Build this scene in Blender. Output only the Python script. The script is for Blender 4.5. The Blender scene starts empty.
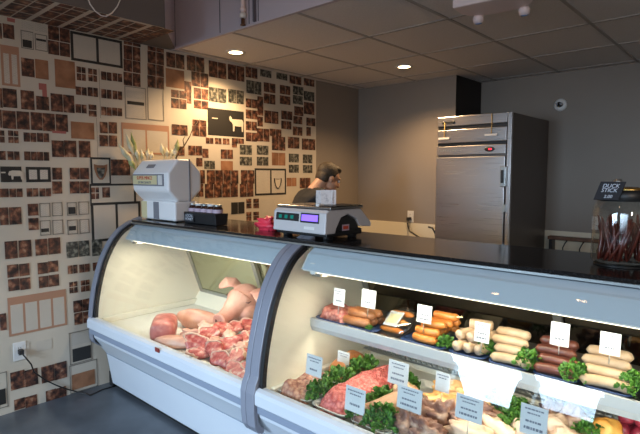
import bpy, bmesh, math, random
from mathutils import Vector, Matrix, noise, Euler
random.seed(7)
sc = bpy.context.scene
COL = sc.collection
PI = math.pi
def R(a): return math.radians(a)

# ------------------------------------------------------------------ camera (solved from the photo's vanishing points)
CAM = Vector((3.534, 0.0, 1.5)); FPX = 504.6
YAW, PITCH = R(42.14), R(-4.66)
cam = bpy.data.cameras.new('camera'); cam.sensor_width = 36; cam.lens = FPX / 640 * 36
cam.clip_start = 0.02
camo = bpy.data.objects.new('camera', cam); COL.objects.link(camo)
camo.location = CAM; camo.rotation_euler = (PI / 2 + PITCH, 0, YAW)
sc.camera = camo
_r = Vector((math.cos(YAW), math.sin(YAW), 0))
_f = Vector((-math.sin(YAW) * math.cos(PITCH), math.cos(YAW) * math.cos(PITCH), math.sin(PITCH)))
_u = _r.cross(_f)
def ray(x, y): return _f + _r * ((x - 320) / FPX) - _u * ((y - 217) / FPX)
def atX(x, y, v): d = ray(x, y); return CAM + d * ((v - CAM.x) / d.x)
def atY(x, y, v): d = ray(x, y); return CAM + d * ((v - CAM.y) / d.y)
def atZ(x, y, v): d = ray(x, y); return CAM + d * ((v - CAM.z) / d.z)

# ------------------------------------------------------------------ materials
def ramp(nt, stops):
    n = nt.nodes.new('ShaderNodeValToRGB'); e = n.color_ramp.elements
    while len(e) < len(stops): e.new(0.5)
    for k, (p, c) in enumerate(stops): e[k].position = p; e[k].color = (c[0], c[1], c[2], 1)
    return n
def mat(name, col, rough=0.5, metal=0.0, noise_scale=None, col2=None, bump=0.0, detail=3, lo=.35, hi=.65, spec=.5, emit=None, es=0, coat=0, kind='noise', bscale=None, sss=0):
    m = bpy.data.materials.new(name); m.use_nodes = True; nt = m.node_tree
    b = nt.nodes['Principled BSDF']
    b.inputs['Base Color'].default_value = (*col, 1); b.inputs['Roughness'].default_value = rough
    b.inputs['Metallic'].default_value = metal; b.inputs['Specular IOR Level'].default_value = spec
    b.inputs['Coat Weight'].default_value = coat; b.inputs['Coat Roughness'].default_value = .08
    if emit: b.inputs['Emission Color'].default_value = (*emit, 1); b.inputs['Emission Strength'].default_value = es
    if noise_scale:
        tc = nt.nodes.new('ShaderNodeTexCoord')
        if kind == 'voronoi':
            n = nt.nodes.new('ShaderNodeTexVoronoi'); n.inputs['Scale'].default_value = noise_scale; out = n.outputs['Distance']
        else:
            n = nt.nodes.new('ShaderNodeTexNoise'); n.inputs['Scale'].default_value = noise_scale; n.inputs['Detail'].default_value = detail; out = n.outputs['Fac']
        nt.links.new(tc.outputs['Object'], n.inputs['Vector'])
        if col2:
            rp = ramp(nt, [(lo, col), (hi, col2)]) if not isinstance(col2[0], tuple) else ramp(nt, col2)
            nt.links.new(out, rp.inputs['Fac']); nt.links.new(rp.outputs['Color'], b.inputs['Base Color'])
        if bump:
            bp = nt.nodes.new('ShaderNodeBump'); bp.inputs['Strength'].default_value = bump; bp.inputs['Distance'].default_value = .01
            o2 = out
            if bscale:
                n2 = nt.nodes.new('ShaderNodeTexNoise'); n2.inputs['Scale'].default_value = bscale; nt.links.new(tc.outputs['Object'], n2.inputs['Vector']); o2 = n2.outputs['Fac']
            nt.links.new(o2, bp.inputs['Height']); nt.links.new(bp.outputs['Normal'], b.inputs['Normal'])
    return m
def glass_mat(name, tint=(1, 1, 1), base=.04, rough=0.0, haze=0.0):
    m = bpy.data.materials.new(name); m.use_nodes = True; nt = m.node_tree; nt.nodes.clear()
    o = nt.nodes.new('ShaderNodeOutputMaterial'); tr = nt.nodes.new('ShaderNodeBsdfTransparent'); gl = nt.nodes.new('ShaderNodeBsdfGlossy')
    tr.inputs['Color'].default_value = (*tint, 1); gl.inputs['Roughness'].default_value = rough
    lw = nt.nodes.new('ShaderNodeLayerWeight'); lw.inputs['Blend'].default_value = .5
    p = nt.nodes.new('ShaderNodeMath'); p.operation = 'POWER'; p.inputs[1].default_value = 5
    ma = nt.nodes.new('ShaderNodeMath'); ma.operation = 'MULTIPLY_ADD'; ma.inputs[1].default_value = 1 - base; ma.inputs[2].default_value = base
    mx = nt.nodes.new('ShaderNodeMixShader')
    nt.links.new(lw.outputs['Facing'], p.inputs[0]); nt.links.new(p.outputs[0], ma.inputs[0]); nt.links.new(ma.outputs[0], mx.inputs[0])
    nt.links.new(tr.outputs[0], mx.inputs[1]); nt.links.new(gl.outputs[0], mx.inputs[2]); nt.links.new(mx.outputs[0], o.inputs[0])
    return m
def emis(name, col, s):
    m = bpy.data.materials.new(name); m.use_nodes = True; nt = m.node_tree; nt.nodes.clear()
    o = nt.nodes.new('ShaderNodeOutputMaterial'); e = nt.nodes.new('ShaderNodeEmission'); e.inputs[0].default_value = (*col, 1); e.inputs[1].default_value = s
    nt.links.new(e.outputs[0], o.inputs[0]); return m

M = {}
M['cream'] = mat('wallpaper_cream', (.54, .475, .385), .7, noise_scale=2.5, col2=(.59, .52, .43))
M['lightpage'] = mat('page_cream', (.58, .51, .41), .7)
M['photo'] = mat('printed_photo', (.02, .01, .008), .5, noise_scale=26, detail=4, col2=[(.36, (.014, .008, .007)), (.5, (.09, .035, .022)), (.6, (.22, .085, .045)), (.72, (.42, .25, .16))])
M['photog'] = mat('printed_photo_grey', (.02, .02, .02), .5, noise_scale=38, detail=4, col2=[(.38, (.016, .018, .016)), (.52, (.08, .075, .06)), (.68, (.28, .27, .22))])
M['orange'] = mat('printed_photo_tan', (.3, .15, .08), .6, noise_scale=9, detail=4, col2=[(.3, (.19, .085, .04)), (.55, (.33, .15, .075)), (.75, (.42, .22, .12))])
M['frameorange'] = mat('printed_salmon_border', (.40, .21, .13), .6)
M['red'] = mat('printed_red_sketch', (.4, .12, .1), .6)
M['black'] = mat('printed_black', (.022, .020, .018), .5)
def text_mat():
    m = mat('printed_text', (.7, .66, .58), .7); nt = m.node_tree; b = nt.nodes['Principled BSDF']
    tc = nt.nodes.new('ShaderNodeTexCoord'); sep = nt.nodes.new('ShaderNodeSeparateXYZ'); cb = nt.nodes.new('ShaderNodeCombineXYZ')
    br = nt.nodes.new('ShaderNodeTexBrick'); br.inputs['Scale'].default_value = 1.0
    br.inputs['Brick Width'].default_value = .021; br.inputs['Row Height'].default_value = .007; br.inputs['Mortar Size'].default_value = .0024; br.inputs['Mortar Smooth'].default_value = .3
    br.inputs['Color1'].default_value = (.36, .32, .27, 1); br.inputs['Color2'].default_value = (.45, .40, .34, 1); br.inputs['Mortar'].default_value = (.58, .52, .44, 1)
    nt.links.new(tc.outputs['Object'], sep.inputs[0]); nt.links.new(sep.outputs['Y'], cb.inputs['X']); nt.links.new(sep.outputs['Z'], cb.inputs['Y'])
    nt.links.new(cb.outputs[0], br.inputs['Vector']); nt.links.new(br.outputs['Color'], b.inputs['Base Color'])
    return m
M['text'] = text_mat()
M['line'] = mat('printed_outline', (.22, .2, .17), .6)
M['taupe'] = mat('taupe_wall_paint', (.235, .195, .160), .55, noise_scale=1.5, col2=(.255, .212, .175))
M['dado'] = mat('cream_dado_paint', (.74, .66, .50), .5)
M['darkreturn'] = mat('dark_return_face', (.012, .010, .009), .6)
M['greypaint'] = mat('dark_grey_soffit_paint', (.14, .125, .12), .6)
M['fascia'] = mat('lavender_grey_board', (.54, .48, .53), .55, noise_scale=1.2, col2=(.58, .52, .57))
M['seam'] = mat('board_seam', (.12, .11, .13), .6)
M['tile'] = mat('ceiling_tile', (.74, .70, .68), .85, noise_scale=90, col2=(.80, .76, .74), bump=.05)
M['grid'] = mat('ceiling_grid', (.42, .39, .37), .6)
M['floor'] = mat('grey_sealed_concrete', (.060, .068, .080), .33, noise_scale=4, col2=(.10, .11, .125), bump=.02)
M['white'] = mat('white_enamel', (.58, .60, .65), .28, noise_scale=3, col2=(.61, .63, .67), lo=.3, hi=.7)
M['enamel'] = mat('warm_white_enamel', (.86, .84, .84), .3, noise_scale=3, col2=(.88, .86, .86), lo=.3, hi=.7)
M['scalegrey'] = mat('light_warm_grey_casing', (.56, .53, .53), .35)
M['liner'] = mat('cream_case_liner', (.80, .76, .64), .42)
M['greytrim'] = mat('blue_grey_trim', (.23, .235, .28), .38)
M['stripe'] = mat('grey_bumper_insert', (.23, .26, .33), .45)
M['rubber'] = mat('black_rubber', (.012, .012, .013), .5)
M['canopy'] = mat('light_grey_canopy', (.50, .56, .62), .35)
M['slab'] = mat('black_granite', (.012, .011, .011), .12, noise_scale=160, col2=(.035, .033, .032), lo=.55, hi=.8, spec=.5)
M['glass'] = glass_mat('clear_case_glass', (.97, .985, .975), .035)
M['jarglass'] = glass_mat('clear_jar_glass', (.95, .96, .95), .08)
M['mirror'] = mat('dark_tinted_sliding_pane', (.13, .115, .085), .07, metal=1)
M['mirror2'] = mat('grey_green_sliding_pane', (.50, .52, .38), .14, metal=1)
M['bracketgrey'] = mat('grey_brown_bracket', (.20, .18, .15), .5)
M['railgrey'] = mat('light_grey_price_rail', (.46, .48, .50), .3)
M['alu'] = mat('dull_aluminium', (.42, .43, .42), .32, metal=.9)
def steel():
    m = mat('brushed_stainless', (.50, .47, .46), .30, metal=1.0); nt = m.node_tree; b = nt.nodes['Principled BSDF']
    tc = nt.nodes.new('ShaderNodeTexCoord'); mp = nt.nodes.new('ShaderNodeMapping'); mp.inputs['Scale'].default_value = (3, 3, 260)
    n = nt.nodes.new('ShaderNodeTexNoise'); n.inputs['Scale'].default_value = 1; n.inputs['Detail'].default_value = 2
    rp = ramp(nt, [(.3, (.27, .27, .27)), (.7, (.34, .34, .34))])
    nt.links.new(tc.outputs['Object'], mp.inputs['Vector']); nt.links.new(mp.outputs[0], n.inputs['Vector']); nt.links.new(n.outputs['Fac'], rp.inputs['Fac']); nt.links.new(rp.outputs['Color'], b.inputs['Roughness'])
    return m
M['steel'] = steel()
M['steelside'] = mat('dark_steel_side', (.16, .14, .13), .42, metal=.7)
M['darkmetal'] = mat('dark_metal', (.03, .028, .027), .4, metal=.5)
M['blackplastic'] = mat('black_plastic', (.014, .014, .015), .4)
M['whiteplastic'] = mat('white_plastic', (.72, .70, .68), .4)
M['greyplastic'] = mat('grey_plastic', (.22, .22, .25), .45)
M['pinkwhite'] = mat('pinkish_white_plastic', (.88, .72, .70), .45)
M['tubelamp'] = emis('fluorescent_tube', (1.0, .90, .66), 3)
M['downlight'] = emis('warm_downlight_lens', (1.0, .72, .36), 10)
M['bulb'] = emis('warm_bulb', (1.0, .56, .26), 28)
M['redled'] = emis('red_digits', (1.0, .03, .05), 1.6)
M['lcd'] = emis('violet_backlit_display', (.22, .13, 1.0), 1.1)
M['teal'] = emis('teal_key_light', (.02, .30, .26), .35)
M['blueled'] = mat('lamp_lens_blue', (.25, .4, .75), .08, metal=.6)
M['chalk'] = mat('chalk_writing', (.62, .66, .74), .9)
M['slate'] = mat('chalkboard_black', (.012, .012, .016), .7)
M['card'] = mat('white_card', (.60, .61, .62), .6)
M['ink'] = mat('printed_ink', (.15, .16, .20), .7)
M['redink'] = mat('red_print', (.55, .07, .03), .6)
M['yellow'] = mat('cream_yellow_plate', (.72, .62, .36), .5)
M['badge'] = mat('dark_red_badge', (.22, .03, .025), .35)
M['redcloth'] = mat('bright_pinkish_red_plastic', (.85, .05, .09), .4)
M['paper'] = mat('printed_paper', (.66, .58, .55), .8, noise_scale=70, col2=(.40, .34, .33), lo=.5, hi=.75)
M['hair'] = mat('dark_hair', (.030, .020, .012), .6, noise_scale=120, col2=(.07, .045, .022), bump=.4)
M['skin'] = mat('skin', (.50, .27, .17), .5, noise_scale=12, col2=(.56, .31, .20))
M['shirt'] = mat('black_cotton', (.016, .015, .015), .85)
M['trousers'] = mat('dark_blue_denim', (.03, .04, .07), .85)
M['strap'] = mat('tan_apron_strap', (.62, .40, .12), .7)
M['wood'] = mat('dark_brown_wood', (.10, .045, .022), .5, noise_scale=30, col2=(.16, .07, .035))
M['leaf'] = mat('fresh_green_leaf', (.20, .25, .06), .5, noise_scale=25, col2=(.50, .50, .22))
M['petal'] = mat('cream_green_bud', (.58, .54, .32), .5, noise_scale=20, col2=(.70, .65, .52))
M['twig'] = mat('brown_twig', (.09, .05, .025), .8)
M['kale'] = mat('curly_kale_green', (.028, .105, .010), .5, noise_scale=40, col2=(.11, .27, .028), lo=.35, hi=.7)
M['tray'] = mat('white_ceramic', (.80, .79, .74), .25)
M['navy'] = mat('navy_plastic_tray', (.03, .06, .16), .35)
# meats
M['redmeat'] = mat('raw_red_meat', (.36, .045, .04), .35, noise_scale=34, detail=5, col2=[(.32, (.30, .035, .03)), (.48, (.50, .10, .085)), (.58, (.60, .22, .17)), (.68, (.72, .48, .38))], bump=.35)
M['fat'] = mat('pale_fat', (.60, .35, .26), .4, noise_scale=22, col2=(.66, .46, .35), bump=.15)
M['loin'] = mat('dark_rose_loin', (.42, .09, .075), .4, noise_scale=20, detail=4, col2=[(.3, (.34, .065, .055)), (.55, (.55, .16, .13)), (.75, (.68, .36, .28))], bump=.3)
M['rind'] = mat('pink_pork_rind', (.66, .36, .25), .45, noise_scale=11, detail=4, col2=[(.32, (.54, .24, .17)), (.6, (.66, .37, .27)), (.8, (.62, .42, .30))], bump=.2, bscale=60)
M['pighead'] = mat('pink_pig_skin', (.66, .36, .24), .42, noise_scale=9, detail=4, col2=[(.3, (.54, .23, .17)), (.55, (.66, .34, .26)), (.8, (.70, .43, .33))], bump=.2, bscale=45)
M['pigdark'] = mat('pig_nostril_dark', (.14, .04, .03), .5)
M['mince'] = mat('pink_ground_meat', (.60, .11, .10), .45, noise_scale=70, detail=3, kind='voronoi', col2=[(.0, (.80, .32, .28)), (.35, (.70, .20, .17)), (.8, (.48, .08, .07))], bump=.8)
M['palemince'] = mat('pale_coarse_meat', (.56, .30, .20), .5, noise_scale=60, kind='voronoi', col2=[(.0, (.68, .42, .29)), (.4, (.56, .28, .18)), (.8, (.34, .12, .08))], bump=.8)
M['pinkpatty'] = mat('pink_patty', (.64, .22, .16), .45, noise_scale=60, kind='voronoi', col2=[(.0, (.72, .34, .25)), (.4, (.62, .22, .16)), (.8, (.44, .10, .07))], bump=.6)
M['brownloaf'] = mat('orange_brown_loaf', (.42, .14, .045), .4, noise_scale=30, col2=(.52, .21, .075), bump=.2)
M['brownsaus'] = mat('brown_sausage', (.28, .095, .033), .36, noise_scale=28, col2=(.40, .16, .06))
M['hotdog'] = mat('orange_hot_dog', (.52, .15, .022), .3, noise_scale=20, col2=(.60, .22, .045))
M['whitesaus'] = mat('pale_sausage', (.45, .295, .17), .38, noise_scale=30, col2=(.53, .37, .235))
M['cutface'] = mat('pale_cut_face', (.62, .46, .32), .5, noise_scale=60, col2=(.54, .37, .25))
M['darksaus'] = mat('dark_red_brown_sausage', (.095, .025, .015), .32, noise_scale=28, col2=(.16, .046, .028))
M['palegold'] = mat('golden_chicken', (.72, .36, .11), .4, noise_scale=16, detail=4, col2=[(.3, (.62, .28, .08)), (.55, (.78, .46, .18)), (.75, (.80, .58, .34))], bump=.3)
M['darkbone'] = mat('dark_bony_meat', (.16, .07, .05), .42, noise_scale=14, detail=5, col2=[(.32, (.08, .035, .035)), (.5, (.24, .11, .075)), (.62, (.46, .28, .19)), (.75, (.62, .48, .38))], bump=.5)
M['hock'] = mat('tan_pork_hock', (.52, .28, .15), .45, noise_scale=10, detail=4, col2=[(.3, (.46, .22, .11)), (.6, (.60, .36, .22)), (.8, (.70, .50, .36))], bump=.25)
M['palechop'] = mat('pale_cooked_meat', (.66, .46, .32), .42, noise_scale=12, detail=4, col2=[(.3, (.58, .36, .24)), (.6, (.72, .54, .40)), (.8, (.46, .22, .15))], bump=.3)
M['plum'] = mat('dark_crimson_skin', (.22, .012, .03), .3, noise_scale=12, col2=(.32, .03, .05))
M['orangeveg'] = mat('orange_roast_skin', (.78, .30, .04), .4, noise_scale=14, col2=(.84, .44, .10), bump=.2)
M['stick'] = mat('dried_duck_stick', (.085, .014, .010), .28, noise_scale=40, col2=(.17, .035, .022))
M['film'] = glass_mat('plastic_film', (.96, .96, .94), .10, .08)
M['gold'] = mat('brass_metal', (.62, .40, .12), .25, metal=1.0)
M['amber'] = mat('dark_preserve_jar', (.045, .014, .010), .12, coat=.5)
M['lilac'] = mat('lilac_label', (.50, .38, .46), .6)
M['boxblack'] = mat('black_box', (.012, .012, .014), .55)
M['cordred'] = mat('orange_red_cord', (.5, .12, .04), .5)

# ------------------------------------------------------------------ mesh helpers
def root_of(o):
    p = Vector((0, 0, 0))
    while o is not None: p = p + Vector(o.location); o = o.parent
    return p
class MB:
    def __init__(s): s.v = []; s.f = []; s.m = []; s.sm = []
    def add(s, vs, fs, mi=0, smooth=False, T=None):
        n = len(s.v)
        for v in vs:
            v = Vector(v)
            if T is not None: v = T @ v
            s.v.append(v)
        for f in fs: s.f.append([i + n for i in f]); s.m.append(mi); s.sm.append(smooth)
        return s
    def box(s, x0, x1, y0, y1, z0, z1, mi=0, T=None):
        vs = [(x, y, z) for x in (x0, x1) for y in (y0, y1) for z in (z0, z1)]
        return s.add(vs, [(0, 1, 3, 2), (4, 6, 7, 5), (0, 4, 5, 1), (2, 3, 7, 6), (0, 2, 6, 4), (1, 5, 7, 3)], mi, False, T)
    def prism(s, poly, axis, a, b, mi=0, smooth=False, T=None):
        n = len(poly)
        def pt(p, t):
            if axis == 'x': return (t, p[0], p[1])
            if axis == 'y': return (p[0], t, p[1])
            return (p[0], p[1], t)
        vs = [pt(p, a) for p in poly] + [pt(p, b) for p in poly]
        n0 = len(s.f)
        s.add(vs, [(i, (i + 1) % n, (i + 1) % n + n, i + n) for i in range(n)], mi, smooth, T)
        n1 = len(s.v) - 2 * n
        for f in (list(range(n))[::-1], list(range(n, 2 * n))):
            s.f.append([i + n1 for i in f]); s.m.append(mi); s.sm.append(False)
        return s
    def loft(s, rings, mi=0, smooth=True, cap=True, closed=False, T=None):
        n = len(rings[0]); vs = [p for r in rings for p in r]; fs = []
        k = len(rings)
        for j in range(k if closed else k - 1):
            a = j * n; b = ((j + 1) % k) * n
            for i in range(n): fs.append((a + i, a + (i + 1) % n, b + (i + 1) % n, b + i))
        if cap and not closed:
            fs.append(tuple(range(n))[::-1]); fs.append(tuple(range((k - 1) * n, k * n)))
        return s.add(vs, fs, mi, smooth, T)
    def tube(s, path, r, n=8, mi=0, cap=True, closed=False, T=None, sq=1.0):
        P = [Vector(p) for p in path]; k = len(P); rings = []; up = None
        for i, p in enumerate(P):
            if closed: d = P[(i + 1) % k] - P[i - 1]
            else: d = P[min(i + 1, k - 1)] - P[max(i - 1, 0)]
            d = d.normalized() if d.length > 1e-9 else Vector((0, 0, 1))
            if up is None:
                up = Vector((0, 0, 1)) if abs(d.z) < .9 else Vector((1, 0, 0))
            a = d.cross(up)
            if a.length < 1e-6: a = d.cross(Vector((0, 1, 0)))
            a.normalize(); b = a.cross(d).normalized(); up = b
            rr = r[i] if isinstance(r, (list, tuple)) else r
            rings.append([p + a * (math.cos(t) * rr) + b * (math.sin(t) * rr * sq) for t in [2 * PI * q / n for q in range(n)]])
        return s.loft(rings, mi, True, cap, closed, T)
    def lathe(s, prof, c=(0, 0, 0), n=20, mi=0, smooth=True, cap=True, T=None):
        rings = [[(c[0] + r * math.cos(2 * PI * q / n), c[1] + r * math.sin(2 * PI * q / n), c[2] + z) for q in range(n)] for r, z in prof]
        return s.loft(rings, mi, smooth, cap, False, T)
    def ell(s, c, rad, nu=14, nv=9, mi=0, rot=None, amp=0, fr=8, seed=0, T=None):
        rings = []
        for j in range(nv + 1):
            th = PI * (j + .02) / (nv + .04); ring = []
            for i in range(nu):
                ph = 2 * PI * i / nu
                d = Vector((math.sin(th) * math.cos(ph), math.sin(th) * math.sin(ph), math.cos(th)))
                k = 1 + (amp * noise.noise(d * fr * .3 + Vector((seed, seed * 1.7, 0))) if amp else 0)
                p = Vector((d.x * rad[0] * k, d.y * rad[1] * k, d.z * rad[2] * k))
                if rot is not None: p = rot @ p
                ring.append(p + Vector(c))
            rings.append(ring)
        return s.loft(rings, mi, True, True, False, T)
    def quad(s, a, b, c, d, mi=0): return s.add([a, b, c, d], [(0, 1, 2, 3)], mi)
    def build(s, name, mats, parent=None, loc=None, bevel=0, seg=2, sub=0, kind=None):
        me = bpy.data.meshes.new(name)
        off = Vector((0, 0, 0))
        if parent is not None: off = root_of(parent)
        elif loc is not None: off = Vector(loc)
        me.from_pydata([tuple(v - off) for v in s.v], [], s.f)
        for m in (mats if isinstance(mats, (list, tuple)) else [mats]): me.materials.append(M[m] if isinstance(m, str) else m)
        for p, mi, sm in zip(me.polygons, s.m, s.sm): p.material_index = mi; p.use_smooth = sm
        bm = bmesh.new(); bm.from_mesh(me); bmesh.ops.recalc_face_normals(bm, faces=bm.faces); bm.to_mesh(me); bm.free()
        me.update()
        o = bpy.data.objects.new(name, me); COL.objects.link(o)
        if parent is not None: o.parent = parent
        else: o.location = off
        if bevel:
            b = o.modifiers.new('bevel', 'BEVEL'); b.width = bevel; b.segments = seg; b.limit_method = 'ANGLE'; b.angle_limit = R(40)
        if sub:
            b = o.modifiers.new('sub', 'SUBSURF'); b.levels = sub; b.render_levels = sub
        if kind: o['kind'] = kind
        return o
def tag(o, label, cat, group=None):
    o['label'] = label; o['category'] = cat
    if group: o['group'] = group
    return o
def thing(name, label, cat, loc=(0, 0, 0), group=None):
    o = bpy.data.objects.new(name, None); COL.objects.link(o); o.location = loc; o.empty_display_size = .05
    return tag(o, label, cat, group)
def struct(o): o['kind'] = 'structure'; return o
def copy_tree(o, loc, rot=None, label=None, group=None, scale=None):
    c = o.copy(); COL.objects.link(c); c.location = loc
    if rot is not None: c.rotation_euler = rot
    if scale is not None: c.scale = scale
    if label: c['label'] = label
    if group: c['group'] = group
    for ch in list(o.children):
        d = ch.copy(); COL.objects.link(d); d.parent = c
        for g in list(ch.children):
            e = g.copy(); COL.objects.link(e); e.parent = d
    return c
def rrect(w, l, r, n=5):
    out = []
    for cx, cy, a0 in ((w / 2 - r, l / 2 - r, 0), (-w / 2 + r, l / 2 - r, 90), (-w / 2 + r, -l / 2 + r, 180), (w / 2 - r, -l / 2 + r, 270)):
        for k in range(n): a = R(a0 + 90 * k / (n - 1)); out.append((cx + r * math.cos(a), cy + r * math.sin(a)))
    return out
def text_mesh(body, size, name, m, parent, T, extrude=.0004, align='CENTER', shear=0):
    cu = bpy.data.curves.new(name, 'FONT'); cu.body = body; cu.size = size; cu.extrude = extrude; cu.align_x = align; cu.align_y = 'CENTER'; cu.shear = shear; cu.space_line = .85
    o = bpy.data.objects.new('tmp_text', cu); COL.objects.link(o)
    dg = bpy.context.evaluated_depsgraph_get(); me = bpy.data.meshes.new_from_object(o.evaluated_get(dg))
    bpy.data.objects.remove(o); off = root_of(parent)
    me.transform(T); me.transform(Matrix.Translation(-off)); me.materials.clear(); me.materials.append(M[m])
    r = bpy.data.objects.new(name, me); COL.objects.link(r); r.parent = parent
    return r
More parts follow.
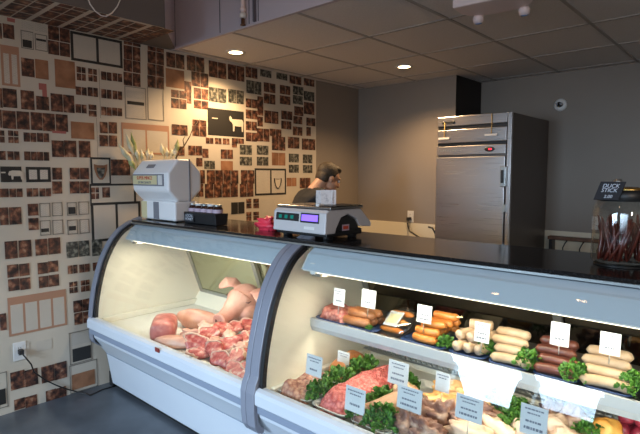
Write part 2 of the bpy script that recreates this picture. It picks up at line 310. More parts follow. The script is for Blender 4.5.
# printed pages of the wallpaper: kind, y0, z0, y1, z1, columns, rows (metres on the wall)
PAGES = [('p',1.026,2.332,1.03,2.415,1,1),('p',1.043,2.34,1.097,2.418,1,1),('r',1.065,2.439,1.108,2.462,1,1),('q',1.02,2.051,1.122,2.294,1,1),('t',1.034,2.065,1.064,2.245,1,1),('t',1.078,2.065,1.108,2.245,1,1),('t',1.142,2.413,1.214,2.462,1,1),('t',1.219,2.414,1.291,2.462,1,1),('n',1.136,2.293,1.209,2.404,1,1),('t',1.142,2.354,1.206,2.398,1,1),('b',1.145,2.302,1.198,2.348,1,1),('n',1.216,2.295,1.291,2.399,1,1),('b',1.224,2.356,1.283,2.37,1,1),('t',1.223,2.307,1.281,2.351,1,1),('p',1.301,2.382,1.429,2.462,2,1),('p',1.297,2.289,1.426,2.369,2,1),('b',1.435,2.269,1.793,2.461,1,1),('t',1.453,2.287,1.605,2.443,1,1),('t',1.623,2.287,1.775,2.443,1,1),('p',1.81,2.448,1.932,2.462,2,1),('p',1.808,2.344,1.928,2.434,2,1),('p',1.804,2.258,1.926,2.334,2,1),('p',1.801,2.158,1.923,2.244,2,1),('p',1.995,2.439,2.123,2.462,2,1),('p',1.993,2.346,2.121,2.428,2,1),('p',1.99,2.257,2.118,2.335,2,1),('p',1.987,2.164,2.116,2.246,2,1),('p',2.149,2.343,2.301,2.446,2,1),('p',2.331,2.344,2.489,2.455,2,1),('o',2.141,2.189,2.297,2.323,1,1),('p',2.371,2.226,2.526,2.334,2,1),('p',2.305,2.168,2.361,2.247,1,1),('p',2.184,2.115,2.314,2.166,2,1),('p',2.183,2.033,2.312,2.1,2,1),('p',2.324,2.082,2.359,2.161,1,1),('p',2.39,2.127,2.524,2.207,2,1),('p',2.388,2.05,2.522,2.11,2,1),('p',2.54,2.323,2.712,2.447,2,1),('p',2.735,2.329,2.908,2.449,2,1),('g',2.536,2.12,2.708,2.232,2,1),('g',2.736,2.132,2.899,2.24,2,1),('b',2.517,1.839,2.9,2.064,1,1),('p',2.93,2.375,3.059,2.458,2,1),('g',3.1,2.406,3.229,2.462,2,1),('g',3.301,2.411,3.435,2.462,2,1),('p',3.472,2.393,3.627,2.462,2,1),('p',3.67,2.401,3.815,2.462,2,1),('g',2.937,2.238,3.105,2.344,2,1),('p',3.142,2.274,3.278,2.351,2,1),('p',3.343,2.279,3.474,2.354,2,1),('g',3.516,2.296,3.655,2.369,2,1),('g',3.669,2.254,3.815,2.338,1,1),('p',2.928,2.111,3.055,2.182,2,1),('p',3.063,2.054,3.126,2.216,1,1),('p',3.141,2.169,3.277,2.251,2,1),('p',3.342,2.185,3.474,2.256,1,1),('g',3.515,2.205,3.647,2.28,2,1),('p',3.669,2.12,3.815,2.23,1,1),('p',2.927,2.013,3.054,2.084,2,1),('p',3.146,1.992,3.314,2.098,2,1),('p',3.36,2.043,3.5,2.116,2,1),('p',3.535,2.094,3.654,2.175,1,1),('p',3.521,2.013,3.639,2.079,2,1),('p',3.704,2.007,3.83,2.079,2,1),('p',2.925,1.911,3.046,1.982,2,1),('p',3.061,1.954,3.119,2.035,1,1),('p',3.359,1.952,3.486,2.021,2,1),('p',2.924,1.813,3.045,1.884,2,1),('p',3.053,1.82,3.198,1.929,2,1),('p',3.211,1.875,3.352,1.935,2,1),('p',3.513,1.901,3.639,1.977,2,1),('p',3.705,1.905,3.762,1.986,1,1),('p',3.236,1.745,3.403,1.867,2,1),('p',3.445,1.772,3.596,1.874,2,1),('p',3.639,1.765,3.829,1.868,2,1),('g',2.854,1.692,2.984,1.77,2,1),('g',3.05,1.697,3.184,1.774,2,1),('o',3.234,1.603,3.402,1.715,2,1),('g',3.457,1.636,3.588,1.712,2,1),('g',3.652,1.63,3.784,1.71,2,1),('g',2.852,1.597,2.983,1.665,2,1),('g',3.049,1.598,3.183,1.67,2,1),('g',3.456,1.535,3.587,1.605,2,1),('g',3.652,1.533,3.784,1.605,2,1),('b',3.018,1.32,3.414,1.569,1,1),('t',3.036,1.338,3.207,1.551,1,1),('t',3.225,1.338,3.396,1.551,1,1),('o',3.428,1.402,3.552,1.477,2,1),('p',3.608,1.381,3.754,1.476,2,1),('p',2.374,1.91,2.499,1.951,2,1),('p',2.369,1.827,2.497,1.9,2,1),('p',2.497,1.772,2.566,1.813,2,1),('p',2.588,1.773,2.649,1.815,2,1),('p',2.67,1.773,2.733,1.816,2,1),('p',2.767,1.786,2.894,1.824,2,1),('p',2.766,1.751,2.815,1.777,1,1),('p',2.328,1.671,2.45,1.74,2,1),('p',2.462,1.654,2.514,1.72,1,1),('p',2.648,1.651,2.769,1.722,2,1),('o',2.646,1.552,2.767,1.624,1,1),('p',2.401,1.581,2.453,1.643,1,1),('g',2.478,1.562,2.577,1.622,2,1),('p',2.501,1.435,2.826,1.544,4,1),('p',2.862,1.433,3.01,1.547,2,1),('p',2.479,1.32,2.819,1.429,4,1),('p',2.848,1.316,2.997,1.426,2,1),('p',2.437,1.441,2.474,1.543,1,1),('p',2.308,1.441,2.42,1.542,2,1),('p',2.306,1.333,2.457,1.43,2,1),('b',2.746,1.165,2.895,1.268,2,1),('p',2.92,1.211,2.972,1.29,1,2),('p',3.002,1.209,3.061,1.288,1,2),('p',2.919,1.098,2.97,1.171,1,2),('p',3.001,1.101,3.06,1.168,1,2),('p',2.732,1.006,2.83,1.089,1,1),('p',2.837,0.984,3.04,1.075,2,1),('t',3.08,1.081,3.266,1.278,1,1),('p',1.135,2.126,1.202,2.231,1,1),('o',1.215,2.123,1.285,2.236,1,1),('o',1.332,2.085,1.453,2.256,1,1),('r',1.227,2.05,1.273,2.091,1,1),('r',1.246,2.007,1.274,2.051,1,1),('p',1.471,2.147,1.523,2.23,2,2),('p',1.548,2.151,1.6,2.229,2,2),('p',1.637,2.172,1.704,2.222,2,1),('p',1.719,2.175,1.781,2.224,2,1),('p',1.46,2.049,1.525,2.096,2,1),('p',1.54,2.049,1.602,2.102,2,1),('p',1.633,2.047,1.699,2.101,2,1),('p',1.715,2.048,1.777,2.1,2,1),('p',1.455,1.929,1.52,1.979,2,1),('p',1.542,1.912,1.588,1.985,1,2),('p',1.629,1.928,1.695,1.979,2,1),('p',1.708,1.932,1.773,1.98,2,1),('p',1.008,1.918,1.014,2.027,1,1),('p',1.024,1.923,1.094,2.03,1,1),('p',1.123,1.92,1.193,2.031,1,1),('p',1.211,1.926,1.28,2.005,1,1),('p',1.299,1.924,1.44,2.032,2,1),('p',1.002,1.797,1.006,1.898,1,1),('p',1.017,1.794,1.082,1.896,1,1),('p',1.095,1.795,1.159,1.898,1,1),('p',1.175,1.795,1.235,1.9,1,1),('p',1.245,1.793,1.311,1.9,1,1),('p',1.325,1.796,1.393,1.901,1,1),('o',1.419,1.755,1.567,1.86,1,1),('p',0.997,1.707,1.015,1.773,1,2),('p',1.043,1.707,1.092,1.775,2,2),('p',1.129,1.719,1.194,1.769,2,1),('p',1.207,1.722,1.271,1.771,2,1),('r',1.296,1.779,1.383,1.795,1,1),('p',1.293,1.628,1.361,1.728,1,1),('p',1.371,1.63,1.442,1.732,1,1),('p',1.466,1.629,1.536,1.734,1,1),('p',0.991,1.601,1.016,1.648,1,1),('p',1.034,1.602,1.093,1.648,2,1),('p',1.127,1.602,1.192,1.65,2,1),('p',1.202,1.602,1.267,1.65,2,1),('b',0.987,1.461,1.104,1.558,1,1),('b',1.128,1.46,1.276,1.557,1,1),('t',1.146,1.478,1.193,1.539,1,1),('t',1.211,1.478,1.258,1.539,1,1),('p',1.289,1.479,1.342,1.55,1,1),('p',1.285,1.386,1.339,1.46,1,1),('p',1.4,1.481,1.52,1.551,2,1),('p',1.396,1.385,1.517,1.459,2,1),('p',0.981,1.372,1.022,1.418,1,1),('p',1.035,1.371,1.1,1.417,2,1),('p',1.131,1.371,1.191,1.417,2,1),('p',1.207,1.37,1.269,1.415,2,1),('b',1.536,1.439,1.678,1.629,1,1),('l',1.549,1.45,1.667,1.615,1,1),('p',1.684,1.506,1.82,1.614,1,1),('t',1.68,1.44,1.829,1.503,1,1),('b',1.526,1.291,1.864,1.444,1,1),('l',1.536,1.31,1.848,1.43,1,1),('p',1.539,1.342,1.585,1.415,2,2),('p',1.616,1.35,1.664,1.415,1,1),('b',1.528,1.037,1.896,1.312,1,1),('t',1.546,1.055,1.703,1.294,1,1),('t',1.721,1.055,1.878,1.294,1,1),('b',1.618,1.903,1.62,2.243,1,1),('b',1.589,1.624,1.591,1.901,1,1),('n',1.8,1.916,1.966,2.15,1,1),('t',1.812,2.063,1.951,2.121,1,1),('b',1.818,2.02,1.95,2.044,1,1),('n',1.978,1.92,2.113,2.164,1,1),('t',1.809,1.932,1.947,2.005,1,1),('p',1.614,1.803,1.662,1.873,1,1),('p',1.679,1.805,1.731,1.877,1,1),('p',1.609,1.712,1.661,1.782,1,1),('p',1.677,1.713,1.729,1.783,1,1),('q',1.767,1.662,2.153,1.885,1,1),('t',1.781,1.676,1.953,1.84,1,1),('t',1.967,1.676,2.139,1.84,1,1),('p',2.182,1.826,2.316,1.899,2,1),('p',2.222,1.665,2.284,1.729,1,1),('p',0.975,1.201,1.014,1.302,1,1),('p',1.027,1.2,1.087,1.301,1,1),('p',1.133,1.25,1.186,1.318,1,1),('p',1.133,1.157,1.185,1.226,1,1),('n',1.198,1.232,1.264,1.324,1,1),('t',1.206,1.242,1.255,1.314,1,1),('n',1.274,1.234,1.341,1.325,1,1),('t',1.283,1.244,1.332,1.315,1,1),('n',1.196,1.112,1.262,1.211,1,1),('t',1.205,1.122,1.253,1.201,1,1),('b',1.203,1.134,1.25,1.158,1,1),('n',1.272,1.112,1.341,1.209,1,1),('t',1.281,1.122,1.332,1.199,1,1),('n',1.368,1.233,1.433,1.322,1,1),('t',1.378,1.243,1.424,1.312,1,1),('b',1.377,1.243,1.424,1.29,1,1),('n',1.444,1.234,1.515,1.324,1,1),('t',1.453,1.244,1.505,1.313,1,1),('n',1.367,1.104,1.435,1.204,1,1),('t',1.376,1.114,1.426,1.194,1,1),('b',1.376,1.131,1.423,1.161,1,1),('n',1.446,1.104,1.514,1.203,1,1),('t',1.455,1.114,1.504,1.193,1,1),('p',0.993,0.987,1.055,1.09,1,1),('p',1.071,0.988,1.136,1.089,1,1),('p',1.167,0.988,1.232,1.087,1,1),('p',1.246,0.987,1.313,1.088,1,1),('g',1.358,0.949,1.504,1.05,2,1),('g',1.529,0.943,1.595,1.05,1,1),('p',1,0.869,1.056,0.941,1,1),('p',1.068,0.868,1.119,0.939,1,1),('p',1.175,0.865,1.23,0.932,1,1),('p',1.239,0.868,1.293,0.935,1,1),('p',1.361,0.839,1.418,0.89,2,1),('p',1.437,0.838,1.5,0.887,2,1),('p',1.53,0.838,1.563,0.888,1,1),('p',1.002,0.783,1.058,0.851,1,1),('p',1.069,0.779,1.121,0.848,1,1),('p',1.178,0.773,1.229,0.842,1,1),('p',1.239,0.772,1.295,0.842,1,1),('p',1.367,0.705,1.413,0.775,2,2),('p',1.443,0.703,1.495,0.774,2,2),('q',0.989,0.49,1.339,0.738,1,1),('t',1.003,0.504,1.073,0.688,1,1),('t',1.087,0.504,1.157,0.688,1,1),('t',1.171,0.504,1.241,0.688,1,1),('t',1.255,0.504,1.325,0.688,1,1),('p',0.946,0.544,0.974,0.642,1,1),('p',1.388,0.567,1.442,0.641,1,1),('p',1.452,0.566,1.49,0.642,1,1),('p',1.391,0.48,1.438,0.554,1,1),('p',1.452,0.481,1.487,0.552,1,1),('t',0.987,0.326,1.101,0.433,1,1),('t',1.142,0.353,1.237,0.42,1,1),('n',1.347,0.204,1.5,0.43,1,1),('t',1.363,0.334,1.488,0.419,1,1),('b',1.366,0.219,1.491,0.312,1,1),('n',0.908,0.047,0.966,0.276,1,1),('b',0.914,0.07,0.953,0.169,1,1),('p',0.987,0.145,1.061,0.254,1,1),('p',1.07,0.142,1.139,0.244,1,1),('p',1.168,0.135,1.241,0.239,1,1),('p',1.251,0.133,1.321,0.24,1,1),('o',1.359,0.027,1.508,0.128,1,1),('p',1.001,0.01,1.056,0.072,1,1),('p',1.065,0,1.127,0.069,1,1),('p',1.189,-0,1.245,0.069,1,1),('p',1.251,-0.009,1.312,0.066,1,1),('n',1.341,-0.024,1.532,0.201,1,1)]
WINP = (46, 13, 42); WTILT = R(36); WSPREAD = R(95); DOWNP = 46; CASEP = (4.1, 4.2); SHELFP = 1.9; FILLP = 58; EXPO = 0.88
# ------------------------------------------------------------------ room shell
CZ = 2.468      # dropped ceiling height
b = MB().box(-.3, 7.2, -2.7, 5.4, -.1, 0); struct(b.build('floor', 'floor'))
w = MB(); mats = ['cream', 'lightpage', 'photo', 'photog', 'orange', 'text', 'black', 'line', 'red', 'taupe', 'frameorange']
KI = {'q': 10, 'l': 1, 'p': 2, 'g': 3, 'o': 4, 't': 5, 'b': 6, 'r': 8}
w.box(-.12, 0, -2.7, 3.845, 0, 3.4, 0)
def wq(y0, z0, y1, z1, x, mi): w.quad((x, y0, z0), (x, y1, z0), (x, y1, z1), (x, y0, z1), mi)
for i, (k, y0, z0, y1, z1, c, r) in enumerate(PAGES):
    x = .0006 + i * .00001
    z0 = max(z0, .002); y1 = min(y1, 3.84)
    if z1 <= z0 or y1 <= y0: continue
    if k == 'n':
        t = .006
        for q in ((y0, z0, y0 + t, z1), (y1 - t, z0, y1, z1), (y0, z0, y1, z0 + t), (y0, z1 - t, y1, z1)): wq(*q, x, 7)
    else:
        mi = KI[k]
        if k in 'pgo': e = .004; y0 -= e; y1 += e; z0 -= e; z1 = min(z1 + e, 2.466)
        gy = .0035 if c > 1 else 0; gz = .005 if r > 1 else 0
        for a in range(c):
            for d in range(r):
                ya = y0 + (y1 - y0) * a / c + (gy if a else 0); yb = y0 + (y1 - y0) * (a + 1) / c
                za = z0 + (z1 - z0) * d / r + (gz if d else 0); zb = z0 + (z1 - z0) * (d + 1) / r
                wq(ya, za, yb, zb, x, mi)
# more printed pages on the stretch of wallpaper behind the case and towards the shop front
rw = random.Random(3)
for y in [(-2.6 + .34 * k) for k in range(10)]:
    for z in [.08 + .3 * k for k in range(8)]:
        t = rw.random(); wd = rw.uniform(.12, .24); ht = rw.uniform(.1, .2)
        if t < .7:
            mi = rw.choice([2, 2, 2, 3, 4]); wq(y, z, y + wd / 2 - .004, z + ht, .0008, mi); wq(y + wd / 2, z, y + wd, z + ht, .0008, mi)
        else: wq(y, z, y + wd, z + ht + .05, .0008, 5)
for y in [2.55 + .22 * k for k in range(6)]:
    for z in [.1 + .25 * k for k in range(4)]: wq(y, z, y + rw.uniform(.1, .17), z + rw.uniform(.1, .17), .0008, rw.choice([2, 2, 3, 5]))
# printed animals on the black pages, and the head studies on the framed pages
def blob(pts, c, s, x, mi): w.add([(x, c[0] + p[0] * s, c[1] + p[1] * s) for p in pts], [list(range(len(pts)))], mi)
cow = [(-.5, .30), (-.44, .42), (-.36, .36), (-.30, .24), (.42, .26), (.5, .1), (.47, -.42), (.38, -.42), (.36, -.12), (.22, -.14), (-.12, -.12), (-.16, -.42), (-.25, -.42), (-.26, -.05), (-.34, .08), (-.46, .14)]
c = atX(236, 124, 0); blob(cow, (c.y, c.z), .155, .006, 1)
c = atX(214.5, 118.3, 0); wq(c.y - .03, c.z - .004, c.y + .03, c.z + .004, .006, 1)
pig = [(-.5, .0), (-.42, .2), (-.2, .26), (.3, .25), (.46, .12), (.5, -.1), (.44, -.4), (.34, -.4), (.3, -.16), (-.15, -.16), (-.18, -.4), (-.28, -.4), (-.32, -.1), (-.45, -.12)]
c = atX(15.5, 174, 0); blob(pig, (c.y, c.z), .085, .006, 1)
c = atX(3, 172.5, 0); wq(c.y - .012, c.z - .004, c.y + .012, c.z + .004, .006, 1)
c = atX(100.5, 171.5, 0)
head = [(-.42, .45), (-.2, .38), (.2, .38), (.42, .45), (.4, .1), (.26, -.3), (.1, -.5), (-.1, -.5), (-.26, -.3), (-.4, .1)]
blob(head, (c.y, c.z), .115, .006, 4); blob([(p[0] * .6, p[1] * .7 - .06) for p in head], (c.y, c.z), .115, .0064, 3)
c = atX(277.5, 183, 0); blob([(p[0] * 1.15, p[1]) for p in head], (c.y, c.z), .105, .006, 6); blob([(p[0] * .85, p[1] * .9) for p in head], (c.y, c.z), .1, .0064, 1)
# the paint beyond the wallpaper
w.box(-.12, 0, 3.845, 5.3, 0, 3.4, 9)
struct(w.build('wall_left', mats))
# back wall: left stretch stands forward, its return face is near black; right stretch is set back
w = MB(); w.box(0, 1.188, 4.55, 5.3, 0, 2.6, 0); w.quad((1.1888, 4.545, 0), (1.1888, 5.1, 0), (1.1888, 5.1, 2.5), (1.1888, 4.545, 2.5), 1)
w.box(1.188, 7.2, 5.1, 5.3, 0, 2.6, 0); struct(w.build('wall_back', ['taupe', 'darkreturn']))
w = MB(); w.box(.002, 1.188, 4.538, 4.55, 0, 1.008); w.box(1.19, 7.0, 5.088, 5.1, 0, .975); w.box(.0, .012, 3.86, 4.54, 0, 1.008)
struct(w.build('trim_1', 'dado'))
w = MB(); w.box(7, 7.2, -2.7, 5.3, 0, 3.4); struct(w.build('wall_right', 'taupe'))
# shop front with two windows, plus a wide third added for more daylight
WIN = [(.84, 1.63, .95, 2.32), (1.75, 2.40, 1.22, 2.38), (3.3, 5.6, .35, 2.4)]
w = MB(); xs = -.12
for (x0, x1, z0, z1) in WIN:
    w.box(xs, x0, -2.6, -2.4, 0, 3.4); w.box(x0, x1, -2.6, -2.4, 0, z0); w.box(x0, x1, -2.6, -2.4, z1, 3.4); xs = x1
w.box(xs, 7.2, -2.6, -2.4, 0, 3.4); struct(w.build('wall_front', 'greypaint'))
for k, (x0, x1, z0, z1) in enumerate(WIN):
    w = MB(); t = .035
    w.box(x0, x0 + t, -2.56, -2.44, z0, z1).box(x1 - t, x1, -2.56, -2.44, z0, z1).box(x0, x1, -2.56, -2.44, z0, z0 + t).box(x0, x1, -2.56, -2.44, z1 - t, z1)
    wo = struct(w.build('window_%d' % (k + 1), 'alu'))
    MB().box(x0 + t, x1 - t, -2.503, -2.497, z0 + t, z1 - t).build('window_pane', 'glass', wo)
    l = bpy.data.lights.new('daylight', 'AREA'); l.shape = 'RECTANGLE'; l.size = x1 - x0; l.size_y = z1 - z0
    l.color = (.57, .77, 1.0); l.energy = [WINP[0], WINP[1], WINP[2]][k]
    lo = bpy.data.objects.new('daylight', l); COL.objects.link(lo); lo.location = ((x0 + x1) / 2, -2.64, (z0 + z1) / 2); lo.rotation_euler = (PI / 2 - WTILT, 0, 0); l.spread = WSPREAD
# front-room ceiling, wallpapered bulkhead along the left wall, fascia and dropped tile ceiling
w = MB().box(-.12, 7.2, -2.7, 2.21, 3.3, 3.4); struct(w.build('ceiling', 'greypaint'))
w = MB(); poly = [(0.001, -2.4), (.497, -2.4), (.497, 1.84), (.001, 2.235)]
w.prism(poly, 'z', CZ, 3.3, 0)
w.quad((.4985, 1.8405, CZ), (.002, 2.236, CZ), (.002, 2.236, 3.3), (.4985, 1.8405, 3.3), 1)
def bq(x0, y0, x1, y1, mi, z=CZ - .001): w.quad((x0, y0, z), (x1, y0, z), (x1, y1, z), (x0, y1, z), mi)
bq(.004, -2.4, .495, 1.84, 2)
rw = random.Random(5)
y = -.9
while y < 1.8:
    x = .01
    while x < .44:
        d = rw.choice([.09, .11, .14]); mi = rw.choice([3, 3, 3, 4])
        bq(x, y, min(x + d, .49), y + .075, mi, CZ - .002); bq(x, y + .083, min(x + d, .49), y + .16, mi, CZ - .002); x += d + .012
    y += .19
struct(w.build('ceiling_bulkhead', ['greypaint', 'fascia', 'cream', 'photo', 'photog']))
w = MB(); w.box(.002, 7, 2.19, 2.21, CZ - .002, 3.3, 0)
for x in (.06, .62, .93, 1.02, 1.6, 2.2): w.box(x, x + .006, 2.187, 2.19, CZ, 3.3, 1)
w.box(.0, 7, 2.180, 2.19, CZ - .004, CZ + .012, 0)
struct(w.build('wall_fascia', ['fascia', 'seam']))
w = MB(); w.box(.0, 7, 2.21, 5.1, CZ, CZ + .06, 0)
for x in (.09, .74, 1.36, 1.97, 2.60, 3.21, 3.82): w.box(x - .011, x + .011, 2.21, 5.1, CZ - .004, CZ, 1)
for y in (2.906, 3.60, 4.30, 5.0): w.box(0, 7, y - .011, y + .011, CZ - .004, CZ, 1)
struct(w.build('ceiling_tiles', ['tile', 'grid']))

# ------------------------------------------------------------------ ceiling fittings
def downlight(x, y, label):
    t = thing('recessed_light', label, 'ceiling light', (x, y, CZ), 'recessed lights in the tile ceiling')
    MB().lathe([(.052, -.004), (.075, -.010), (.078, -.004), (.078, 0)], (x, y, CZ), 28, cap=False).build('trim_ring', 'whiteplastic', t)
    MB().lathe([(.054, -.004), (.03, -.0065), (.001, -.007)], (x, y, CZ), 24).build('lamp_lens', 'downlight', t)
    l = bpy.data.lights.new('downlight', 'SPOT'); l.energy = DOWNP; l.color = (1.0, .66, .34); l.spot_size = R(140); l.spot_blend = .7; l.shadow_soft_size = .05
    o = bpy.data.objects.new('downlight', l); COL.objects.link(o); o.location = (x, y, CZ - .03)
downlight(.326, 2.56, 'lit warm recessed ceiling light nearest the papered wall')
downlight(1.018, 3.895, 'lit warm recessed ceiling light between grey back wall and fridge')
# emergency light under the tiles
e0 = atZ(484, 4, CZ - .05); ex, ey = e0.x, e0.y
t = thing('emergency_light', 'pinkish white emergency light with two lamp heads under the ceiling tiles', 'emergency light', (ex, ey, CZ))
A = Matrix.Translation((ex + .04, ey + .06, -.012)) @ Matrix.Rotation(R(6), 4, 'Z')
poly = [(-.19, -.14), (-.19, .0), (-.165, .05), (-.10, .085), (0, .10), (.10, .085), (.165, .05), (.19, .0), (.19, -.14)]
MB().prism(poly, 'z', CZ - .055, CZ - .004, T=A).build('housing', 'pinkwhite', t, bevel=.008)
MB().prism([(p[0] * .8, p[1] * .9 + .035) for p in poly], 'z', CZ - .03, CZ - .002, T=A).build('rear_grey_band', 'greyplastic', t, bevel=.006)  # grey band reaching past the far edge of the housing
for sx in (-1, 1):
    hd = MB().lathe([(.012, -.045), (.034, -.042), (.038, -.01), (.026, .012), (.006, .016)], (0, 0, 0), 16, T=A @ Matrix.Translation((sx * .125, .085, CZ - .055)) @ Matrix.Scale(.8, 4) @ Matrix.Rotation(R(15), 4, 'X')).build('lamp_head', 'pinkwhite', t)
    MB().lathe([(.028, 0), (.02, -.006), (.001, -.008)], (0, 0, -.045), 14, T=A @ Matrix.Translation((sx * .125, .085, CZ - .055)) @ Matrix.Scale(.8, 4) @ Matrix.Rotation(R(15), 4, 'X')).build('lamp_lens', 'blueled', hd)
# sprinkler pipe down the fascia
p = atY(243, 29, 2.165); x = p.x
t = thing('sprinkler_pipe', 'pale vertical sprinkler pipe with collar running down the lavender fascia', 'pipe', (x, 2.165, CZ))
MB().tube([(x, 2.165, CZ + .06), (x, 2.165, 3.28)], .013, 12).build('pipe', 'pinkwhite', t)
MB().lathe([(.014, 0), (.021, .004), (.021, .028), (.014, .032)], (x, 2.165, CZ + .055), 14).build('collar', 'whiteplastic', t)
MB().lathe([(.014, 0), (.019, .003), (.019, .016), (.014, .019)], (x, 2.165, CZ + .10), 14).build('collar', 'pinkwhite', t)
MB().lathe([(.012, .055), (.012, .02), (.018, .018), (.018, .012), (.004, .01)], (x, 2.165, CZ - .005), 12).build('sprinkler_head', 'wood', t)
x = atY(254, 20, 2.175).x
t = MB().box(x - .008, x + .008, 2.17, 2.19, CZ + .015, 3.28).build('dark_strip', 'seam', loc=(x, 2.18, CZ + .015)); tag(t, 'thin dark vertical strip on the fascia beside the sprinkler pipe', 'dark_strip')  # narrow dark strip standing on the fascia face
# cable looped from the bulkhead
pts = [atX(x, y, .62) for x, y in [(84, -14), (87, -4), (90, 4), (95, 11), (101, 15.5), (106, 16.5), (112, 13), (117, 7), (121, -2), (124, -14)]]
t = MB().tube(pts, .0035, 8).build('cable_loop', 'whiteplastic', loc=pts[0]); tag(t, 'thin white cable hanging in a loop beside the grey bulkhead', 'cable')
# small round fixture on the back wall
c = Vector((1.978, 5.1, 2.166))
t = thing('wall_fixture', 'small round white fixture with dark centre on the back wall', 'wall fixture', c)
T = Matrix.Translation(c) @ Matrix.Rotation(R(90), 4, 'X')
MB().lathe([(.058, 0), (.058, .008), (.045, .016), (.03, .018), (.001, .018)], n=24, T=T).build('escutcheon', 'whiteplastic', t)
MB().lathe([(.024, .018), (.024, .05), (.012, .06), (.001, .06)], n=14, T=T).build('nozzle', 'darkmetal', t)
MB().box(-.03, .03, -.008, .012, .055, .060, T=T).build('deflector', 'greyplastic', t)
# fridge ------------------------------------------------------------
FX0, FX1, FY, FZ = 1.195, 1.885, 4.19, 2.03
t = thing('fridge', 'tall stainless steel reach-in fridge with red digital display by the back wall', 'fridge', ((FX0 + FX1) / 2, 4.6, 0))
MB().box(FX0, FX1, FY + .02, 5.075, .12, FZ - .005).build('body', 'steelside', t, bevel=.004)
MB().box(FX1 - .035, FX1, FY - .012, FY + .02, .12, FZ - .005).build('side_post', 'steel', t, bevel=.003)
pw = FX1 - .045
zt = FZ
MB().box(FX0, pw, FY, FY + .03, zt - .085, zt).build('top_panel', 'steel', t, bevel=.004)
MB().box(FX0 + .003, pw - .003, FY, FY + .028, zt - .235, zt - .118).build('grille_panel', 'steel', t, bevel=.004)
dp = MB().box(FX0 + .003, pw - .003, FY - .012, FY + .028, zt - .345, zt - .265).build('control_panel', 'steel', t, bevel=.004)
d = MB(); d.ell((pw - .14, FY - .012, zt - .303), (.046, .006, .022), 16, 8); dd = d.build('display', 'blackplastic', dp)
MB().box(pw - .146, pw - .120, FY - .0205, FY - .0175, zt - .310, zt - .296).build('digits', 'redled', dp)
g = MB()
for k in range(9): g.box(FX0 + .03 + k * .024, FX0 + .044 + k * .024, FY - .014, FY - .012, zt - .316 + (k % 2) * .003, zt - .292)
g.build('raised_lettering', 'alu', dp)
for z in (zt - .120, zt - .268): MB().box(FX0 + .004, pw - .004, FY + .010, FY + .03, z, z + .036).build('vent_slot', 'blackplastic', t)
g = MB(); g.box(FX0 + .06, FX0 + .165, FY - .006, FY, zt - .062, zt - .042); [g.ell((FX0 + xx, FY - .006, zt - .052), (.014, .006, .014), 10, 6) for xx in (.062, .163)]; g.build('latch_plate', 'blackplastic', t)
for x, z0, z1 in ((FX0 + .075, zt - .05, zt - .185), (pw - .13, zt - .005, zt - .175)):
    h = MB().box(x - .055, x + .055, FY - .02, FY - .002, z1 - .016, z1).build('label_clip', 'whiteplastic', t)
    MB().tube([(x, FY - .006, z0), (x + .003, FY - .008, (z0 + z1) / 2), (x, FY - .008, z1)], .004, 6).build('cord', 'strap', h)
MB().box(FX0 + .002, pw - .002, FY - .018, FY + .028, .16, zt - .362).build('door', 'steel', t, bevel=.006)
h = MB().box(pw - .03, pw + .02, FY - .05, FY - .018, zt - .62, zt - .45).build('handle', 'alu', t, bevel=.006)
MB().box(pw - .018, pw + .004, FY - .062, FY - .05, zt - .59, zt - .48).build('handle_grip', 'darkmetal', h, bevel=.004)
for z in (.24, 1.2): MB().box(pw - .01, pw + .02, FY - .03, FY - .01, z, z + .06).build('hinge', 'alu', t)
for x in (FX0 + .06, FX1 - .06):
    for y in (FY + .08, 4.98): MB().lathe([(.028, 0), (.028, .02), (.018, .03), (.018, .12)], (x, y, 0), 12).build('leg', 'darkmetal', t)
# outlets, cord, wall rack
def outlet(c, ax, label, plug=False):
    t = thing('wall_outlet', label, 'outlet', c)
    if ax == 'y': T = Matrix.Translation(c)
    else: T = Matrix.Translation(c) @ Matrix.Rotation(R(90), 4, 'Z')
    MB().box(-.037, .037, -.006, 0, -.06, .06, T=T).build('cover_plate', 'whiteplastic', t, bevel=.002)
    for z in (-.022, .022):
        s = MB().box(-.017, .017, -.008, -.006, z - .015, z + .015, T=T).build('socket', 'whiteplastic', t)
        g = MB(); [g.box(a - .0015, a + .0015, -.0086, -.008, z - .005, z + .005, T=T) for a in (-.006, .006)]; g.build('slots', 'blackplastic', s)
    return T
c = Vector((.70, 4.55, 1.075)); outlet(c, 'y', 'white outlet on the taupe back wall left of the fridge')
q = [Vector((.70, 4.535, 1.05)), Vector((.70, 4.50, 1.045)), Vector((.70, 4.49, 1.0)), Vector((.74, 4.47, .93)), Vector((.86, 4.46, .875)), Vector((.95, 4.45, .845)), Vector((1.03, 4.44, .835)), Vector((1.06, 4.44, .87)), Vector((1.055, 4.44, .93)), Vector((1.02, 4.44, .985)), Vector((.97, 4.45, .99))]
t = thing('power_cord', 'black power cord hanging from the outlet beside the fridge', 'power cord', q[1])
MB().tube(q[1:], .009, 8).build('cord', 'blackplastic', t); MB().box(.682, .718, 4.49, 4.541, 1.035, 1.07).build('plug', 'blackplastic', t, bevel=.006)
MB().box(.90, 1.06, 4.42, 4.46, .815, .838).build('cord_adapter', 'darkmetal', t, bevel=.005)
outlet(Vector((2.325, 5.1, 1.07)), 'y', 'white outlet on the back wall, half hidden behind the glass jar')
cx, cy, cz = 1.935, 5.03, .80
t = thing('wall_rack', 'dark wooden rail rack with curved wire dividers below the cream dado top', 'rack', (cx, cy, cz))
MB().box(cx, cx + .95, 5.0, 5.085, .898, .93).build('top_rail', 'wood', t, bevel=.004)
MB().box(cx, cx + .95, 5.0, 5.085, .745, .775).build('bottom_rail', 'blackplastic', t, bevel=.004)
for x in (cx + .015, cx + .9): MB().box(x, x + .03, 5.0, 5.085, .775, .898).build('upright', 'blackplastic', t)
